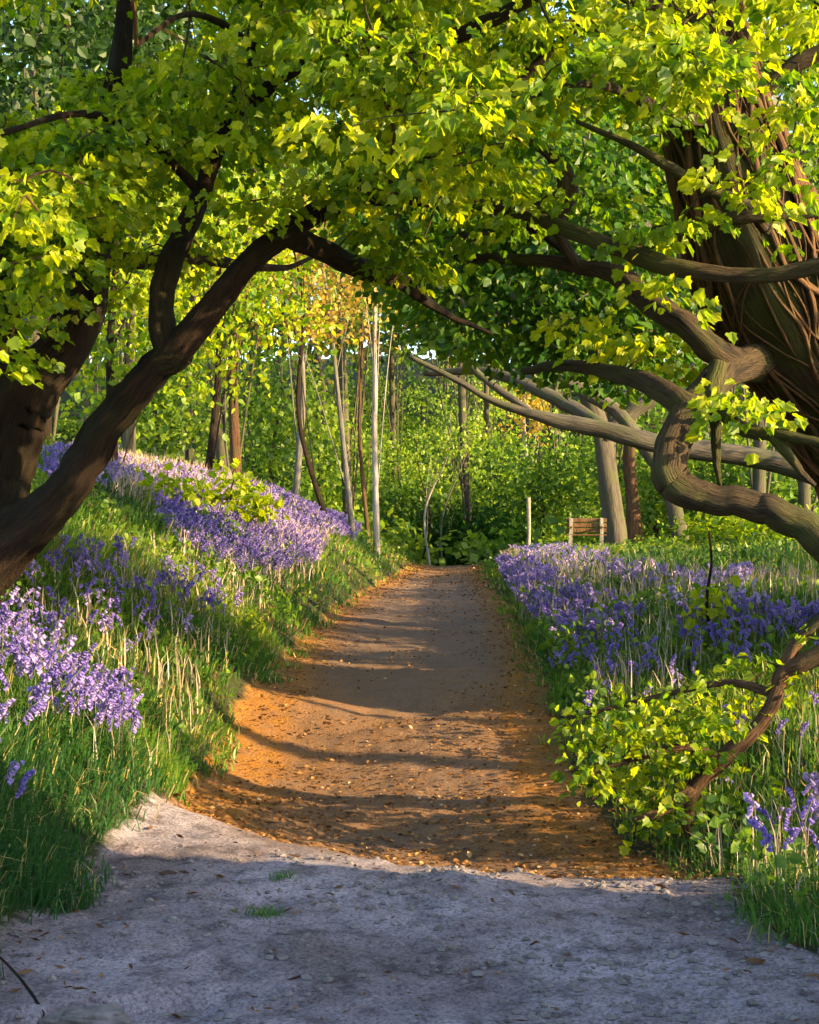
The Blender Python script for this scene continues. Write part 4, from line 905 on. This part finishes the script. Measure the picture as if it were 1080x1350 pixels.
n = 1100; y = rng.uniform(3.9, 9.5, n); x = rng.uniform(-2, 2, n); ok = (edge(x, y) < .15) & (rng.random(n) < .25 + .75 * sstep(-.7, .1, edge(x, y))); x, y = x[ok], y[ok]; m = len(x)
NEED = (QUAD[0] * np.array([.16, 1, 1]), QUAD[1])
add_leaves(lm, NEED, np.stack([x, y, H(x, y, True) + .006], 1), rvec(m) * [1, 1, .06], rvec(m) * .3 + [0, 0, 1], .03 + .07 * rng.random(m)**2, np.clip(.25 * rng.random(m) + .02, 0, 1))
tag(lm.build("leaf_litter", M['litter'], smooth=False), "rust-brown fallen leaves strewn over the path beyond the rim", "fallen leaves", kind='stuff')
pm = MB(); n = 9000; y = 3.9 + rng.random(n) * 3.0; x = rng.uniform(-2.2, 2.2, n); ok = (edge(x, y) < .25) & (y + rimo(x) < 6.6) & (rng.random(n) < np.clip(.35 + 1.2 * fbm(x * 1.6 + 3, y * 1.6, 3) + .35 * (x > .3), .05, 1)); x, y = x[ok], y[ok]
oct_ = norm(np.array([(1, 0, 0), (0, 1, 0), (-1, 0, 0), (0, -1, 0), (0, 0, 1), (0, 0, -1), (.6, .6, .6), (-.6, .6, .5), (.5, -.6, .6), (-.6, -.5, .6)]))
from mathutils import geometry
ico_v = []; ico_f = []
t_ = (1 + 5**.5) / 2
ICO = norm(np.array([(-1, t_, 0), (1, t_, 0), (-1, -t_, 0), (1, -t_, 0), (0, -1, t_), (0, 1, t_), (0, -1, -t_), (0, 1, -t_), (t_, 0, -1), (t_, 0, 1), (-t_, 0, -1), (-t_, 0, 1)]))
ICF = np.array([(0, 11, 5), (0, 5, 1), (0, 1, 7), (0, 7, 10), (0, 10, 11), (1, 5, 9), (5, 11, 4), (11, 10, 2), (10, 7, 6), (7, 1, 8), (3, 9, 4), (3, 4, 2), (3, 2, 6), (3, 6, 8), (3, 8, 9), (4, 9, 5), (2, 4, 11), (6, 2, 10), (8, 6, 7), (9, 8, 1)])
m = len(x); sz = .004 + .016 * rng.random(m)**4
V = ICO[None] * (sz[:, None] * (.7 + .6 * rng.random((m, 12))))[..., None] * np.array([1.2, 1, .7]) + np.stack([x, y, H(x, y, True) + sz * .2], 1)[:, None, :]
pm.add(V.reshape(-1, 3), [(np.arange(m)[:, None, None] * 12 + ICF[None]).reshape(-1, 3)])
tag(pm.build("grit", M['stone'], smooth=False), "grit and crumbs of earth on the bare grey foreground", "grit", kind='stuff')

# ------------------------------------------------------------------ small things on the bare foreground
def rock(label, px, py, sx, sy, sz, seed):
    b = hit(px, py); r = np.random.default_rng(seed); mb = MB()
    nu, nv = 56, 30; u = np.linspace(0, 2 * np.pi, nu, endpoint=False); v = np.linspace(0.02, np.pi - .02, nv)
    U, Vv = np.meshgrid(u, v); d = np.stack([np.sin(Vv) * np.cos(U), np.sin(Vv) * np.sin(U), np.cos(Vv)], -1)
    q = np.sign(d) * np.abs(d)**.7
    nz = 1 + .45 * fbm(d[..., 0] * 2 + seed, d[..., 1] * 2 + d[..., 2], 5)
    P = q * nz[..., None] * [sx, sy, sz] + [b[0], b[1], b[2] - sz * .55]
    i = np.arange(nv - 1)[:, None] * nu; j = np.arange(nu)[None]; Q = np.stack([i + j, i + nu + j, i + nu + (j + 1) % nu, i + (j + 1) % nu], -1).reshape(-1, 4)
    mb.add(P.reshape(-1, 3), [Q]); return tag(mb.build("flat_stone", M['stone']), label, "stone")
rock("flat half-buried stone at the bottom left corner of the bare earth", 110, 1335, .16, .09, .035, 3)
rock("smaller flat half-buried stone along the bottom edge, left of centre", 245, 1338, .11, .06, .03, 8)
b_ = hit(70, 1349, 2.5); tw = MB(); q = b_[1]
tube(tw, spline([(b_[0], q, b_[2] - .03), at(52, 1326, q + .02), at(36, 1302, q + .05), at(18, 1280, q + .09), at(-5, 1258, q + .12), at(-50, 1225, q + .15)], 20), np.linspace(.006, .004, 20), 7, .1, 3)
tube(tw, spline([at(52, 1326, q + .02), at(58, 1338, q + .0), at(48, 1352, q - .03)], 8), np.linspace(.004, .002, 8), 6, .1, 3)
tag(tw.build("bramble_stem", M['bark']), "thin dark bare stem arching in at the bottom left corner", "twig")
for (px, py, lab, n_) in ((350, 1208, "small green grass tuft alone on the bare grey earth", 90), (375, 1160, "sparse little grass tuft on the bare earth nearer the rim", 60)):
    b_ = hit(px, py); mb = MB(); P = np.array(b_) + rng.standard_normal((n_, 3)) * [.035, .03, 0]; P[:, 2] = H(P[:, 0], P[:, 1])
    blades(mb, P, .045 * (.5 + rng.random(n_)), np.full(n_, .0025), rng.standard_normal((n_, 3)) * [.9, .9, 0], np.clip(.3 + .2 * rng.standard_normal(n_), 0, 1))
    tag(mb.build("grass_tuft", M['grass'], smooth=False), lab, "grass tuft")
# young sapling standing in the right-hand bluebells
b_ = hit(935, 860); t0 = thing("young_sapling", "slim young sapling with a few large yellow leaves standing in the right-hand bluebells", "sapling", b_)
Y = float(b_[1]); nodes = []
part("stem", [[(937, 866, Y, 3), (936, 830, Y, 2.6), (932, 790, Y, 2.2), (938, 740, Y, 1.8), (935, 700, Y, 1.2)]], M['bark'], t0, seed=99, k=6)
C = np.array([at(q[0], q[1], Y) for q in [(920, 845), (912, 800), (945, 785), (955, 770), (925, 780), (940, 800), (905, 815), (960, 800), (950, 820)]])
cr = MB(); keep = twigs(cr, C, nodes, .003)
spray(cr, C, 6, .09, .03, .085, .8, LOBED)
cr.build("crown", [M['leaf'], M['bark']], t0, smooth=False)
